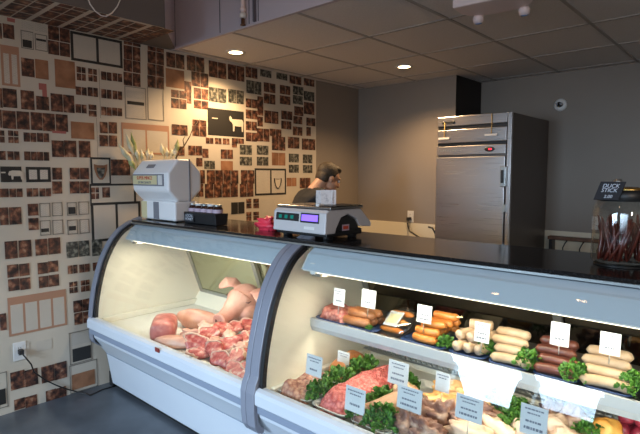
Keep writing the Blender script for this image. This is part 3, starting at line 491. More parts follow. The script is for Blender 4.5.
for k in range(5):
    x = cx + .14 + k * .145
    MB().tube([(x + .03, 5.02, .898), (x + .012, 5.01, .865), (x, 5.0, .83), (x - .005, 5.02, .775)], .006, 6).build('wire_divider', 'darkmetal', t)
# left wall outlet with cord trailing over the floor
c = atX(19.5, 351, 0); c.x = 0; outlet(c, 'x', 'white outlet low on the papered wall with cord plugged in')
fl = [atZ(66, 389, .006), atZ(82, 393.5, .006), atZ(88, 391.5, .006), atZ(97, 388.5, .006)]
pts = [c + Vector((.012, 0, .0)), c + Vector((.05, .004, -.012)), c + Vector((.045, .05, -.09))] + [atX(x, y, xx) for x, y, xx in [(34, 372, .03), (46, 380.5, .022), (58, 386, .02)]]
pts += [Vector((.05, 1.34, .006)) if False else atX(68, 389.5, .018)] + [atZ(84, 393.5, .006), Vector((.13, 1.42, .006)), Vector((.10, 1.52, .006)), Vector((.11, 1.63, .006))]
t = thing('floor_cord', 'thin dark power cord from wall outlet trailing to the display case', 'power cord', pts[0])
MB().tube(pts, .0045, 8).build('cord', 'darkmetal', t); MB().box(c.x + .009, c.x + .045, c.y - .014, c.y + .014, c.z - .016, c.z + .016).build('plug', 'blackplastic', t, bevel=.004)
# pendant bulbs of the front room, seen as glints in the curved glass
for k, (x, y) in enumerate([(2.06, 1.20), (2.64, 1.66), (1.45, -.3), (2.95, .35)]):
    t = thing('pendant_bulb', 'bare warm bulb hanging from the front room ceiling before the fascia', 'pendant light', (x, y, 3.0), 'bare bulbs of the front room')
    MB().ell((x, y, 2.98), (.032, .032, .042), 12, 8).build('bulb', 'bulb', t)
    MB().lathe([(.018, 0), (.018, .05), (.004, .06)], (x, y, 3.02), 12).build('socket', 'darkmetal', t)
    MB().tube([(x, y, 3.07), (x, y, 3.3)], .003, 6).build('cord', 'blackplastic', t)
# ------------------------------------------------------------------ display cases
PROF = [(1.448, .52), (1.458, .64), (1.487, .78), (1.530, .92), (1.590, 1.035), (1.660, 1.12), (1.742, 1.172)]
def smooth_profile(P, n=6):
    out = []
    for i in range(len(P) - 1):
        p0 = P[max(i - 1, 0)]; p1 = P[i]; p2 = P[i + 1]; p3 = P[min(i + 2, len(P) - 1)]
        for k in range(n):
            t = k / n
            out.append(tuple(.5 * (2 * b + (c - a) * t + (2 * a - 5 * b + 4 * c - d) * t * t + (3 * b - a - 3 * c + d) * t ** 3) for a, b, c, d in zip(p0, p1, p2, p3)))
    out.append(P[-1]); return out
FP = smooth_profile(PROF)      # outer line of the end frames
def offset(P, d):     # d > 0 moves outward (towards the customer / up)
    out = []
    for i, p in enumerate(P):
        a = P[max(i - 1, 0)]; b = P[min(i + 1, len(P) - 1)]; ty, tz = b[0] - a[0], b[1] - a[1]; L = math.hypot(ty, tz)
        out.append((p[0] - tz / L * d, p[1] + ty / L * d))
    return out
GP = offset(FP, -.010)         # the curved pane sits just inside it
DECK = .50
def strip(x0, x1, outer, inner, mi, mb):
    mb.prism(outer + inner[::-1], 'x', x0, x1, mi)
def door_pt(s):   # point on the sloped rear door plane, s=0 top, 1 bottom
    return (2.10 + .20 * s, 1.13 - .55 * s)
def case(x0, x1, label, pane, panel_x0):
    t = thing('display_case', label, 'display case', ((x0 + x1) / 2, 1.9, 0), 'curved glass deli cases')
    body = [(1.594, .03), (1.556, .262), (1.476, .375), (1.456, .405), (1.452, .428), (2.36, .428), (2.36, .03)]
    MB().prism(body, 'x', panel_x0, x1 - .002).build('base', 'white', t, bevel=.004)
    MB().box(panel_x0, x1 - .002, 1.5545, 1.560, .258, .262).build('panel_seam', 'stripe', t)
    MB().box(panel_x0 - .001, x1 - .004, 1.615, 2.33, 0, .03).build('kick_plate', 'rubber', t)
    MB().prism([(1.444, .428), (1.440, .432), (1.440, .464), (1.444, .468), (1.52, .468), (1.52, .428)], 'x', x0 + .03, x1 - .002).build('bumper_insert', 'stripe', t)
    MB().prism([(1.434, .468), (1.427, .476), (1.427, .520), (1.434, .536), (1.452, .545), (1.475, .545), (1.475, .468)], 'x', x0 + .02, x1 - .002).build('bumper_rail', 'white', t)
    # end frames that follow the curve and run down over the bumper
    fo = offset(FP, .003); fi = offset(FP, -.024)
    tail_o = [(1.478, .318), (1.450, .33), (1.428, .365), (1.421, .43), (1.421, .52), (1.432, .560)]
    tail_i = [(1.486, .345), (1.464, .36), (1.450, .385), (1.446, .43), (1.446, .52), (1.456, .560)]
    left_o = [(1.50, .335), (1.462, .372), (1.452, .40), (1.447, .43), (1.444, .52), (1.446, .560)]
    k0 = 4
    inn = tail_i + fi[k0:] + [(1.83, 1.176)]
    for a, b in ((x0, x0 + .057), (x1 - .037, x1)):
        out = (left_o if a < .2 else tail_o) + fo[k0:] + [(1.83, 1.206)]
        MB().prism(out + inn[::-1], 'x', a, b, 0).build('end_frame', 'greytrim', t, bevel=.004)
    ga = offset(GP, .004); gi = offset(GP, -.02)
    for a, b in ((x0 + .057, x0 + .076), (x1 - .045, x1 - .037)): MB().prism(ga[1:] + gi[1:][::-1], 'x', a, b, 0).build('gasket', 'rubber', t)
    # end walls
    side = gi[0:1] + offset(GP, -.022)[1:] + [(1.80, 1.165), (2.16, 1.165), (2.36, .60), (2.36, .43), (1.48, .43)]
    for a, b in ((x0 + .012, x0 + .076), (x1 - .041, x1 - .012)): MB().prism(side, 'x', a, b, 0).build('end_wall', 'liner', t)
    xi, xe = x0 + .076, x1 - .041
    # curved front pane, 6 mm thick
    go = offset(GP, 0); gn = offset(GP, -.006)
    g = MB(); n = len(go); vs = [(x, p[0], p[1]) for x in (xi - .01, xe + .01) for p in go] + [(x, p[0], p[1]) for x in (xi - .01, xe + .01) for p in gn]
    fs = [(i, i + 1, n + i + 1, n + i) for i in range(n - 1)] + [(2 * n + i, 2 * n + i + 1, 3 * n + i + 1, 3 * n + i) for i in range(n - 1)]
    fs += [(0, n, 3 * n, 2 * n), (n - 1, 2 * n - 1, 4 * n - 1, 3 * n - 1)]
    g.add(vs, fs, 0, True); g.build('front_glass', 'glass', t)
    # deck, front lip, back lip
    MB().box(xi, xe, 1.478, 2.30, DECK - .03, DECK).build('deck', 'tray' if x0 < 1 else 'liner', t)
    MB().prism([(2.22, DECK), (2.30, .60), (2.35, .60), (2.35, DECK - .03), (2.22, DECK - .03)], 'x', xi, xe).build('back_lip', 'liner', t)
    MB().box(xi, xi + .03, 1.50, 2.28, DECK, DECK + .04).build('deck_rail', 'liner', t, bevel=.006)
    # canopy with lamp behind it
    MB().prism([(1.752, 1.166), (1.712, 1.135), (1.668, 1.068), (1.676, 1.064), (1.722, 1.128), (1.80, 1.150), (2.14, 1.150), (2.14, 1.166)], 'x', xi + .05, xe).build('canopy', 'canopy', t)
    MB().prism([(1.754, 1.160), (1.710, 1.135), (1.665, 1.068), (1.680, 1.066), (1.722, 1.128), (1.80, 1.150)], 'x', xi + .044, xi + .05).build('canopy_end', 'whiteplastic', t)
    MB().prism([(1.667, 1.068), (1.667, 1.0625), (1.678, 1.0625), (1.678, 1.0655), (1.676, 1.066)], 'x', xi + .05, xe).build('canopy_lip', 'whiteplastic', t)
    MB().tube([(xi + .10, 1.706, 1.0628), (xe - .06, 1.706, 1.0628)], .012, 10).build('lamp_tube', 'tubelamp', t)
    for a in (xi + .03, xe - .05): MB().box(a + (.05 if a < (xi + xe) / 2 else 0), a + .03 + (.05 if a < (xi + xe) / 2 else 0), 1.685, 1.72, 1.046, 1.10).build('lamp_holder', 'whiteplastic', t, bevel=.003)
    MB().prism([(1.69, 1.052), (1.69, 1.04), (2.05, .985), (2.05, 1.0), (1.9, 1.045)], 'x', xi + .09, xi + .14).build('lamp_bracket', 'bracketgrey', t)
    l = bpy.data.lights.new('case_lamp', 'AREA'); l.shape = 'RECTANGLE'; l.size = xe - xi - .14; l.size_y = .03; l.energy = CASEP[0 if x0 < 1 else 1]; l.color = (1.0, .90, .70)
    lo = bpy.data.objects.new('case_lamp', l); COL.objects.link(lo); lo.location = ((xi + xe) / 2 + .04, 1.718, 1.046)
    # rear beam and two sloped sliding doors with aluminium frames
    MB().prism([(2.06, 1.166), (2.06, 1.12), (2.17, 1.12), (2.17, 1.166)], 'x', xi, xe).build('rear_beam', 'alu', t)
    xm = (xi + xe) / 2
    for a, b, o in ((xi + .015, xm + .02, 0), (xm - .02, xe - .01, .022)):
        def P(s): q = door_pt(s); return (q[0] + o, q[1])
        def bar(s0, s1, xa, xb, th=.018):
            p, q = P(s0), P(s1); return [(p[0] - th / 2, p[1]), (q[0] - th / 2, q[1]), (q[0] + th / 2, q[1]), (p[0] + th / 2, p[1])], xa, xb
        f = MB()
        for poly, xa, xb in (bar(0, 1, a, a + .035), bar(0, 1, b - .035, b), bar(0, .06, a, b), bar(.94, 1, a, b)): f.prism(poly, 'x', xa, xb)
        d = f.build('sliding_door', 'alu', t)
        poly, xa, xb = bar(.04, .96, a + .03, b - .03, .006); MB().prism(poly, 'x', xa, xb).build('pane', pane, d)
    return t, xi, xe
C1, XI1, XE1 = case(.09, 1.789, 'left curved glass display case holding raw pork and a pig head', 'mirror2', .10)
C2, XI2, XE2 = case(1.791, 3.95, 'right curved glass display case holding sausages and trays of meat', 'mirror', 1.793)
c = atY(157, 350, 1.424)
MB().box(c.x - .022, c.x + .022, 1.422, 1.428, c.z - .013, c.z + .013).build('badge', 'badge', C1, bevel=.003)
MB().box(.038, .099, 1.60, 1.68, 0, .10).build('end_foot', 'blackplastic', C1)
# shelf of the right case
SH = .80
s = MB(); s.box(XI2, XE2, 1.785, 2.14, SH - .014, SH - .001); so = s.build('shelf', 'steel', C2)
MB().prism([(1.772, SH + .004), (1.772, SH - .034), (1.785, SH - .060), (1.789, SH - .058), (1.779, SH - .034), (1.779, SH - .001), (1.786, SH + .004)], 'x', XI2, XE2).build('price_rail', 'railgrey', so)
MB().tube([(XI2 + .05, 1.815, SH - .026), (XE2 - .05, 1.815, SH - .026)], .009, 8).build('shelf_lamp', 'tubelamp', so)
l = bpy.data.lights.new('shelf_lamp', 'AREA'); l.shape = 'RECTANGLE'; l.size = 1.9; l.size_y = .02; l.energy = SHELFP; l.color = (1.0, .92, .76)
lo = bpy.data.objects.new('shelf_lamp', l); COL.objects.link(lo); lo.location = ((XI2 + XE2) / 2, 1.815, SH - .040)
for k in range(4):
    x = XI2 + .25 + k * .5
    MB().prism([(1.80, SH - .014), (2.16, SH - .014), (2.16, SH - .06)], 'x', x, x + .006).build('shelf_bracket', 'alu', so)
g = MB()
for k in range(60):
    x = XI2 + .03 + k * .031
    if x < XE2 - .03: g.box(x, x + .020, 2.212, 2.22, DECK + .045, DECK + .085)
g.box(XI2, XE2, 2.205, 2.225, DECK + .085, DECK + .095).box(XI2, XE2, 2.205, 2.225, DECK + .035, DECK + .045); g.build('air_grille', 'alu', C2)
# worktop over both cases
t = MB().box(.165, 3.95, 1.738, 2.24, 1.176, 1.19); wt = t.build('worktop', 'slab', loc=(2.0, 1.98, 1.174), bevel=.004)
MB().box(.165, 3.95, 1.728, 1.738, 1.168, 1.1765).build('edge_trim', 'alu', wt)
tag(wt, 'long glossy black worktop running over both display cases', 'countertop')
TOP = 1.19
# service side panels below the worktop at the back are part of the cases (base prism)

# ------------------------------------------------------------------ things on the worktop
# white octagonal countertop machine
mx0, mx1, my0, my1 = .11, .578, 1.785, 2.045
t = thing('countertop_machine', 'old white octagonal countertop machine with red lettered plate on left worktop end', 'kitchen machine', ((mx0 + mx1) / 2, 1.92, TOP))
oc = [(my0, 1.40), (my0, 1.52), (my0 + .075, 1.612), (my1 - .085, 1.612), (my1, 1.53), (my1, 1.40), (my1 - .085, 1.325), (my0 + .07, 1.325)]
hd = MB().prism(oc, 'x', mx0, mx1).build('head', 'enamel', t, bevel=.016, seg=3)
yc = (my0 + my1) / 2
def oct_scale(k, d=0): return [(yc + (p[0] - yc) * k, 1.468 + (p[1] - 1.468) * k) for p in oc]
ring = MB(); seam_o = [(p[0] * 1, p[1]) for p in oct_scale(1.006)]
# dark seam round the head near its right end: a thin band plate
MB().prism([(1.945, 1.325), (1.955, 1.325), (1.955, 1.613), (1.945, 1.613)], 'x', mx1 - .002, mx1 + .0025).build('seam', 'greyplastic', hd)
# label plate on the front face
a = atY(133.5, 171.5, my0); b = atY(164, 183, my0)
x0, x1, z1, z0 = max(a.x, mx0 + .012), b.x, 1.512, 1.432
pl = MB().box(x0, x1, my0 - .008, my0 + .002, z0, z1).build('label_plate', 'greyplastic', t, bevel=.003)
MB().box(x0 + .008, x1 - .075, my0 - .010, my0 - .008, z0 + .01, z1 - .01).build('name_panel', 'yellow', pl)
MB().box(x1 - .06, x1 - .01, my0 - .010, my0 - .008, z0 + .008, z1 - .008).build('white_panel', 'whiteplastic', pl)
T = Matrix.Translation(((x0 + x1 - .067) / 2, my0 - .0105, (z0 + z1) / 2)) @ Matrix.Rotation(PI / 2, 4, 'X')
text_mesh('SUPER MINCE', .034, 'red_lettering', 'redink', pl, T @ Matrix.Translation((0, .013, 0)), extrude=.0012)
text_mesh('OF FINE QUALITY', .022, 'dark_lettering', 'ink', pl, T @ Matrix.Translation((0, -.018, 0)), extrude=.0008)
# vent on the sloped upper front
n = Vector((0, -(1.612 - 1.52), .075)).normalized(); 
sx = .03 + (mx0 + mx1) / 2 - .07
ang = math.atan2(1.612 - 1.52, .075)
T = Matrix.Translation((sx, my0 + .0375, 1.566)) @ Matrix.Rotation(ang, 4, 'X')
MB().box(-.05, .05, -.016, .016, -.004, .003, T=T).build('vent', 'greyplastic', t, bevel=.002)
bs = MB().box(mx0 + .03, mx1 - .004, my0 + .05, my1 - .03, TOP + .006, 1.327).build('base', 'enamel', t, bevel=.012, seg=3)
MB().box(mx0 + .195, mx0 + .262, my0 + .046, my0 + .052, TOP + .012, 1.32).build('grey_band', 'greyplastic', bs)
MB().box(mx0 + .032, mx0 + .10, my0 + .046, my0 + .052, TOP + .012, 1.32).build('tan_band', 'palechop' if False else 'yellow', bs)
for x in (mx0 + .07, mx1 - .05):
    for y in (my0 + .08, my1 - .06): MB().lathe([(.018, 0), (.018, .007)], (x, y, TOP), 12).build('foot', 'rubber', t)
# flowers behind the machine
fx, fy = .30, 2.145
t = thing('flower_vase', 'vase of pale green flower buds standing behind the white machine', 'flowers', (fx, fy, TOP))
MB().lathe([(.04, 0), (.055, .06), (.058, .16), (.042, .26), (.046, .29), (.040, .29), (.036, .26)], (fx, fy, TOP), 20).build('vase', 'jarglass', t)
rf = random.Random(11)
base0 = Vector((fx, fy, TOP + .27))
tips = [(118, 143, 137, 174), (123, 147, 138, 176), (126, 133, 137, 168), (131, 132, 138, 168), (127, 156, 139, 178), (135, 146, 140, 170), (141, 149, 143, 168), (148, 148, 147, 166), (152, 151, 150, 166), (161, 143, 165, 164), (166, 147, 168, 164), (172, 149, 171, 164), (178, 139, 173, 163), (175, 146, 173, 164)]
for k, (px, py, qx, qy) in enumerate(tips):
    xx = .20 if px > 140 else .06
    if atX(px, py, xx).y < 2.07: xx = .06
    tip = atX(px, py, xx); base = atX(qx, qy, xx); base.y = max(base.y, 2.08) if xx > .1 else base.y; mid = base.lerp(tip, .35) + Vector((0, 0, .015))
    g = MB(); d = (tip - mid); side = d.cross(Vector((.75, .66, 0)).cross(d)).normalized() * .02
    path = [base.lerp(mid, q / 3) for q in range(3)] + [mid.lerp(tip, q / 6) for q in range(7)]
    rr = [.003, .003, .004, .007, .014, .020, .019, .012, .006, .001]
    g.tube([base0, Vector((min(.2, tip.x + .1), 2.12, TOP + .25)), Vector((.06 if xx < .1 else tip.x, 2.10, TOP + .27)), base], .003, 6)
    g.tube(path, rr, 7, 0 if k in (3, 4, 12) else 1); g.build('bud_stem', ['leaf', 'petal'], t)
tw = [base0, atX(176, 158, .22), atX(184, 146, .2), atX(190, 136, .2), atX(193, 128, .18), atX(200, 119, .16)]
MB().tube(tw, [.006, .006, .005, .004, .003, .001], 6).tube([atX(184, 146, .2), atX(183, 140, .2), atX(187, 132, .2)], [.004, .003, .001], 6).build('twig', 'twig', t)
# black box with five little jars
bx0, bx1, by0, by1 = .630, .975, 1.872, 1.958
t = thing('jar_box', 'black box holding small jars beside the white machine on the worktop', 'box', ((bx0 + bx1) / 2, 1.915, TOP))
g = MB(); g.prism([(by0, TOP + .002), (by0 - .008, TOP + .075), (by1 + .008, TOP + .075), (by1, TOP + .002)], 'x', bx0, bx1); g.build('box', 'boxblack', t, bevel=.003)
T = Matrix.Translation((bx0 + .065, by0 - .0095, TOP + .040)) @ Matrix.Rotation(PI / 2 - .11, 4, 'X')
sg = MB().box(-.055, .055, -.028, .028, -.004, 0, T=T).build('chalk_label', 'slate', t)
text_mesh('LOCAL\nHONEY', .026, 'writing', 'chalk', sg, T @ Matrix.Translation((0, .0, .0005)))
ords = ['first', 'second', 'third', 'fourth', 'fifth']
for k in range(5):
    x = bx0 + .040 + k * .0665
    j = thing('small_jar', ords[k] + ' small dark jar from the left standing in the black box', 'jar', (x, 1.915, TOP + .075), 'little jars in the black box')
    MB().lathe([(.024, -.02), (.031, -.014), (.032, .026), (.027, .038), (.023, .042)], (x, 1.915, TOP + .075), 16).build('jar', 'amber', j)
    MB().lathe([(.0326, .002), (.0326, .024)], (x, 1.915, TOP + .075), 16, cap=False).build('label', 'lilac', j)
    MB().lathe([(.025, .042), (.026, .044), (.026, .054), (.022, .057), (.001, .057)], (x, 1.915, TOP + .075), 16).build('lid', 'whiteplastic' if k in (1, 3) else 'alu', j)
# crumpled bright red bag
c = atY(267, 232, 1.93); c.z = TOP
g = MB(); g.ell(c + Vector((0, 0, .030)), (.070, .044, .040), 22, 14, amp=.9, fr=9, seed=3); o = g.build('red_bag', 'redcloth', loc=c); tag(o, 'crumpled bright pinkish red bag lying behind the digital scale', 'bag')
# digital counter scale
sx, sy = 1.787, 2.066
t = thing('digital_scale', 'white digital counter scale with violet display over the case divider', 'scale', (sx, sy, TOP))
Tz = Matrix.Translation((sx, sy, TOP - .004)) @ Matrix.Rotation(R(-2), 4, 'Z') @ Matrix.Diagonal((.875, 1.29, 1, 1))
MB().box(-.215, .20, -.205, .0, .018, .045, T=Tz).build('base_pan', 'blackplastic', t, bevel=.006)
for x in (-.17, .16):
    for y in (-.17, -.03): MB().lathe([(.022, .004), (.022, .024)], (0, 0, 0), 12, T=Tz @ Matrix.Translation((x, y, 0))).build('foot', 'rubber', t)
# side profile (y, z): sloping keypad front, flat back with overhang to the rear
side = [(-.225 + (a + .225) * .575, b) for a, b in [(-.225, .035), (-.215, .135), (-.19, .15), (.13, .15), (.245, .075), (.245, .052), (.12, .06), (.085, .10), (.0, .125), (-.07, .11), (-.115, .06), (-.125, .035)]]
body = MB().prism(side, 'x', -.215, .215, T=Tz).build('housing', 'scalegrey', t, bevel=.006)
MB().prism([(-.225 + (a + .225) * .575, b) for a, b in [(-.115, .045), (-.065, .105), (0, .12), (.08, .095), (.115, .055), (.16, .045)]], 'x', -.205, .2065, T=Tz).build('side_recess', 'blackplastic', body)
MB().box(.2065, .2085, -.125, -.085, .045, .075, T=Tz).build('sticker', 'lilac', body)
MB().box(.2086, .2092, -.12, -.09, .052, .068, T=Tz).build('sticker_print', 'redink', body)
F = Tz @ Matrix.Translation((0, -.2205, .085)) @ Matrix.Rotation(PI / 2 - .1, 4, 'X')
kp = MB().box(-.19, .005, .004, .042, -.002, .0035, T=F).build('keypad', 'blackplastic', t)
g = MB(); [g.box(-.165 + k * .05, -.14 + k * .05, .014, .032, .0035, .0045, T=F) for k in range(3)]; g.build('lit_keys', 'teal', kp)
dp = MB().box(.02, .165, .000, .048, -.002, .004, T=F).build('display_bezel', 'blackplastic', t)
MB().box(.029, .156, .009, .040, .004, .005, T=F).build('display', 'lcd', dp)
MB().box(.05, .13, -.032, -.018, .0, .0015, T=F).build('maker_plate', 'whiteplastic', t)
MB().box(-.222, .222, -.200, -.01, .152, .165, T=Tz).build('platter', 'steel', t, bevel=.005)
MB().box(.06, .222, -.19, -.015, .165, .170, T=Tz).build('platter_mat', 'blackplastic', t, bevel=.003)
MB().box(.09, .12, -.19, -.16, .150, .178, T=Tz).build('level_knob', 'whiteplastic', t, bevel=.006)
# folded papers standing on the scale
p = atY(316, 206, 1.90); q = atY(333, 206, 1.90)
zb = TOP + .1655
g = MB(); x0, x1 = p.x, q.x - .01; ya = 1.9
g.prism([(x0, ya), (x0 + .045, ya - .012), (x0 + .047, ya - .010), (x0 + .001, ya + .003)], 'z', zb, zb + .072, 0)
g.prism([(x0 + .045, ya - .012), (x1, ya + .035), (x1 - .002, ya + .038), (x0 + .046, ya - .008)], 'z', zb, zb + .074, 0)
g.prism([(x0 + .01, ya + .03), (x1 - .01, ya + .02), (x1 - .01, ya + .023), (x0 + .01, ya + .033)], 'z', zb, zb + .066, 0)
o = g.build('folded_papers', 'paper', loc=(x0, ya, zb)); tag(o, 'folded printed papers standing upright on the digital scale platter', 'paper')
# big glass jar of duck sticks
jc = Vector((3.142, 2.0, TOP))
jr = .094
t = thing('glass_jar', 'big glass jar of dark duck sticks at the right worktop end', 'jar', jc)
MB().lathe([(.001, .004), (jr - .012, .004), (jr, .018), (jr, .19), (jr - .008, .215), (jr - .02, .226), (jr - .02, .236), (jr - .024, .236), (jr - .024, .224), (jr - .012, .212), (jr - .005, .188), (jr - .005, .02), (jr - .016, .010), (.001, .010)], jc, 40, cap=False).build('jar_body', 'jarglass', t)
MB().lathe([(jr - .012, .0), (jr - .008, .004), (.001, .004)], jc, 32).build('jar_base', 'darkmetal', t)
ld = MB().lathe([(jr - .015, .224), (jr - .012, .226), (jr - .012, .252), (jr - .02, .262), (.02, .266), (.001, .266)], jc, 36).build('lid', 'darkmetal', t)
MB().lathe([(.012, .266), (.009, .276), (.016, .288), (.012, .298), (.001, .30)], (jc.x - .02, jc.y, jc.z), 16).build('lid_knob', 'alu', ld)
MB().lathe([(jr - .03, .262), (jr - .028, .270), (jr - .04, .274), (.03, .276), (.028, .266)], (jc.x + .005, jc.y, jc.z - .004), 30).build('lid_rim', 'gold', ld)
rj = random.Random(21)
for k in range(40):
    a = rj.uniform(0, 2 * PI); r0 = (jr - .016) * math.sqrt(rj.random()); r1 = min(jr - .013, (jr - .014) * math.sqrt(rj.uniform(.2, 1)))
    a2 = a + rj.uniform(-1.0, 1.0)
    p0 = jc + Vector((r0 * math.cos(a), r0 * math.sin(a), .018)); L = rj.uniform(.12, .165)
    d = Vector((r1 * math.cos(a2) - r0 * math.cos(a), r1 * math.sin(a2) - r0 * math.sin(a), 0)); d.z = math.sqrt(max(L * L - d.length_squared, .004))
    p1 = p0 + d
    m = (p0 + p1) / 2 + Vector((rj.uniform(-.004, .004), rj.uniform(-.004, .004), 0))
    g = MB().tube([p0, p0.lerp(m, .5), m, m.lerp(p1, .5), p1], [.004, .0058, .006, .0056, .003], 7)
    o = g.build('duck_stick', 'stick', loc=p0); tag(o, 'dark dried duck stick standing in the big glass jar', 'snack stick', 'duck sticks in the glass jar')
# chalk sign leaning on the lid
pA, pB = atY(593, 198, 1.90), atY(623, 198.5, 1.90)
wv = (pB.x - pA.x) * .86; T = Matrix.Translation((pA.x + wv / 2, 1.90, jc.z + .230)) @ Matrix.Rotation(R(-6), 4, 'Z') @ Matrix.Rotation(PI / 2 - .32, 4, 'X')
SHR = Matrix.Identity(4)
sg = thing('chalk_sign', 'small black chalk sign reading DUCK STICK leaning on the jar lid', 'sign', (pA.x + wv / 2, 1.90, jc.z + .222))
SHR[0][1] = .22
MB().box(-wv / 2, wv / 2, 0, .064, -.004, 0, T=T @ SHR).build('board', 'slate', sg)
text_mesh('DUCK\nSTICK', .0185, 'chalk_writing', 'chalk', sg, T @ SHR @ Matrix.Translation((0, .0405, .0006)))
text_mesh('2.00', .015, 'chalk_price', 'chalk', sg, T @ SHR @ Matrix.Translation((.004, .011, .0006)))
# ------------------------------------------------------------------ food builders
def baked(mb, voxel, name, m, parent=None, loc=None, smooth=4):
    o = mb.build('tmp_' + name, m)
    r = o.modifiers.new('r', 'REMESH'); r.mode = 'VOXEL'; r.voxel_size = voxel; r.use_smooth_shade = True
    s = o.modifiers.new('s', 'SMOOTH'); s.factor = .5; s.iterations = smooth
    dg = bpy.context.evaluated_depsgraph_get(); me = bpy.data.meshes.new_from_object(o.evaluated_get(dg)); me.name = name
    old = o.data; bpy.data.objects.remove(o); bpy.data.meshes.remove(old)
    off = root_of(parent) if parent is not None else Vector(loc or (0, 0, 0))
    me.transform(Matrix.Translation(-off))
    for p in me.polygons: p.use_smooth = True
    q = bpy.data.objects.new(name, me); COL.objects.link(q)
    if parent is not None: q.parent = parent
    else: q.location = off
    return q
def kale(c, r, seed, label, h=None, group='curly kale garnishes', flat=1.0, ax=None, n=None):
    rk = random.Random(seed); g = MB(); c = Vector(c); h = h or r * .8
    ex, ey = ax or (1, 1)
    n = n or int(90 + r * 1100)
    for k in range(n):
        a = rk.uniform(0, 2 * PI); el = rk.uniform(.05, 1.35); q = rk.uniform(.35, 1)
        p = c + Vector((math.cos(a) * math.cos(el) * r * q * ex, math.sin(a) * math.cos(el) * r * q * ey, math.sin(el) * h * q))
        L = r * rk.uniform(.22, .40); d = Vector((math.cos(a) * math.cos(el), math.sin(a) * math.cos(el), math.sin(el) * .9 + .25)).normalized()
        s = d.cross(Vector((rk.uniform(-1, 1), rk.uniform(-1, 1), rk.uniform(-.3, .6)))).normalized(); up = s.cross(d)
        L = min(L, .022); nu, nv = 4, 6; vs = []; fs = []
        for i in range(nu):
            u = i / (nu - 1)
            for j in range(nv):
                v = j / (nv - 1) * 2 - 1; w = L * (.35 + .75 * math.sin(PI * (.15 + .75 * u)))
                ruf = .28 * L * math.sin(j * 2.6 + k) * abs(v) * (0.3 + u)
                vs.append(p + d * (u * L * (1 - .25 * v * v)) + s * (v * w * .55) + up * (ruf + .35 * L * u * u))
        for i in range(nu - 1):
            for j in range(nv - 1): fs.append((i * nv + j, i * nv + j + 1, (i + 1) * nv + j + 1, (i + 1) * nv + j))
        g.add(vs, fs, 0, False)
    o = g.build('kale_garnish', 'kale', loc=c); return tag(o, label, 'garnish', group)
def sausage(name, m, p, yaw, L, r, label, group, bend=.12, tilt=0, cat='sausage', ends=None):
    d = Vector((math.cos(yaw) * math.cos(tilt), math.sin(yaw) * math.cos(tilt), math.sin(tilt))); s = Vector((-math.sin(yaw), math.cos(yaw), 0))
    path = []; rr = []
    for k in range(15):
        t = k / 14 * 2 - 1; e = 1 - abs(t)
        path.append(Vector(p) + d * (t * L / 2) + s * (bend * L * (t * t - .4)))
        rr.append(r * min(1, math.sqrt(max(1 - (1 - min(e * L / 2 / r, 1)) ** 2, .02))) * (1 + .03 * math.sin(k * 1.7)))
    g = MB().tube(path, rr, 12); o = g.build(name, m, loc=p); return tag(o, label, cat, group)
def tray(c, w, l, label, m='tray', h=.026, group=None, yaw=0):
    g = MB(); T = Matrix.Translation(c) @ Matrix.Rotation(yaw, 4, 'Z')
    rings = []
    for k, z in ((.80, 0), (.86, .003), (.93, h - .005), (1.0, h), (1.005, h - .002), (1.0, h - .004), (.96, h - .004)):
        pass
    def ring(dw, z): return [(x, y, z) for x, y in rrect(w - dw, l - dw, .03 if w > .12 else .02)]
    rings = [ring(.045, 0), ring(.040, .0), ring(.014, h - .003), ring(.002, h), ring(0, h - .002), ring(.012, h - .006), ring(.042, -.0) if False else ring(.03, .006), ring(.05, .004)]
    rings = [ring(.05, .0), ring(.036, .001), ring(.014, h - .005), ring(0, h - .003), ring(.002, h), ring(.012, h), ring(.032, .006), ring(.046, .004)]
    g.loft(rings, 0, True, True, False, T); o = g.build('food_tray', m, loc=c); return tag(o, label, 'tray', group)
def mound(name, m, c, w, l, h, label, cat, seed=1, lump=.35, fr=26, yaw=0, group=None, rough=.006, nx=26, ny=34):
    g = MB(); vs = []; fs = []; c = Vector(c); ca, sa = math.cos(yaw), math.sin(yaw)
    for j in range(ny + 1):
        for i in range(nx + 1):
            u = i / nx * 2 - 1; v = j / ny * 2 - 1
            e = max(0, 1 - (abs(u) ** 3 + abs(v) ** 5)) ** .5
            x, y = u * w / 2, v * l / 2
            z = h * e * (1 + lump * noise.noise(Vector((x * 14 + seed, y * 14, seed * .7)))) + rough * noise.noise(Vector((x * fr * 6, y * fr * 6, seed))) * min(1, e * 3)
            vs.append((c.x + x * ca - y * sa, c.y + x * sa + y * ca, c.z + max(z, 0)))
    for j in range(ny):
        for i in range(nx): a = j * (nx + 1) + i; fs.append((a, a + 1, a + nx + 2, a + nx + 1))
    n = len(vs); edge = [i for i in range(nx + 1)] + [j * (nx + 1) + nx for j in range(1, ny + 1)] + [ny * (nx + 1) + i for i in range(nx - 1, -1, -1)] + [j * (nx + 1) for j in range(ny - 1, 0, -1)]
    fs.append(edge[::-1]); g.add(vs, fs, 0, True); o = g.build(name, m, loc=c); return tag(o, label, cat, group)
def lumpmeat(name, m, c, rad, rot, label, cat, seed, amp=.5, fr=6, group=None, nu=22, nv=14):
    g = MB().ell(c, rad, nu, nv, rot=Euler(rot).to_matrix(), amp=amp, fr=fr, seed=seed); o = g.build(name, m, loc=c); return tag(o, label, cat, group)
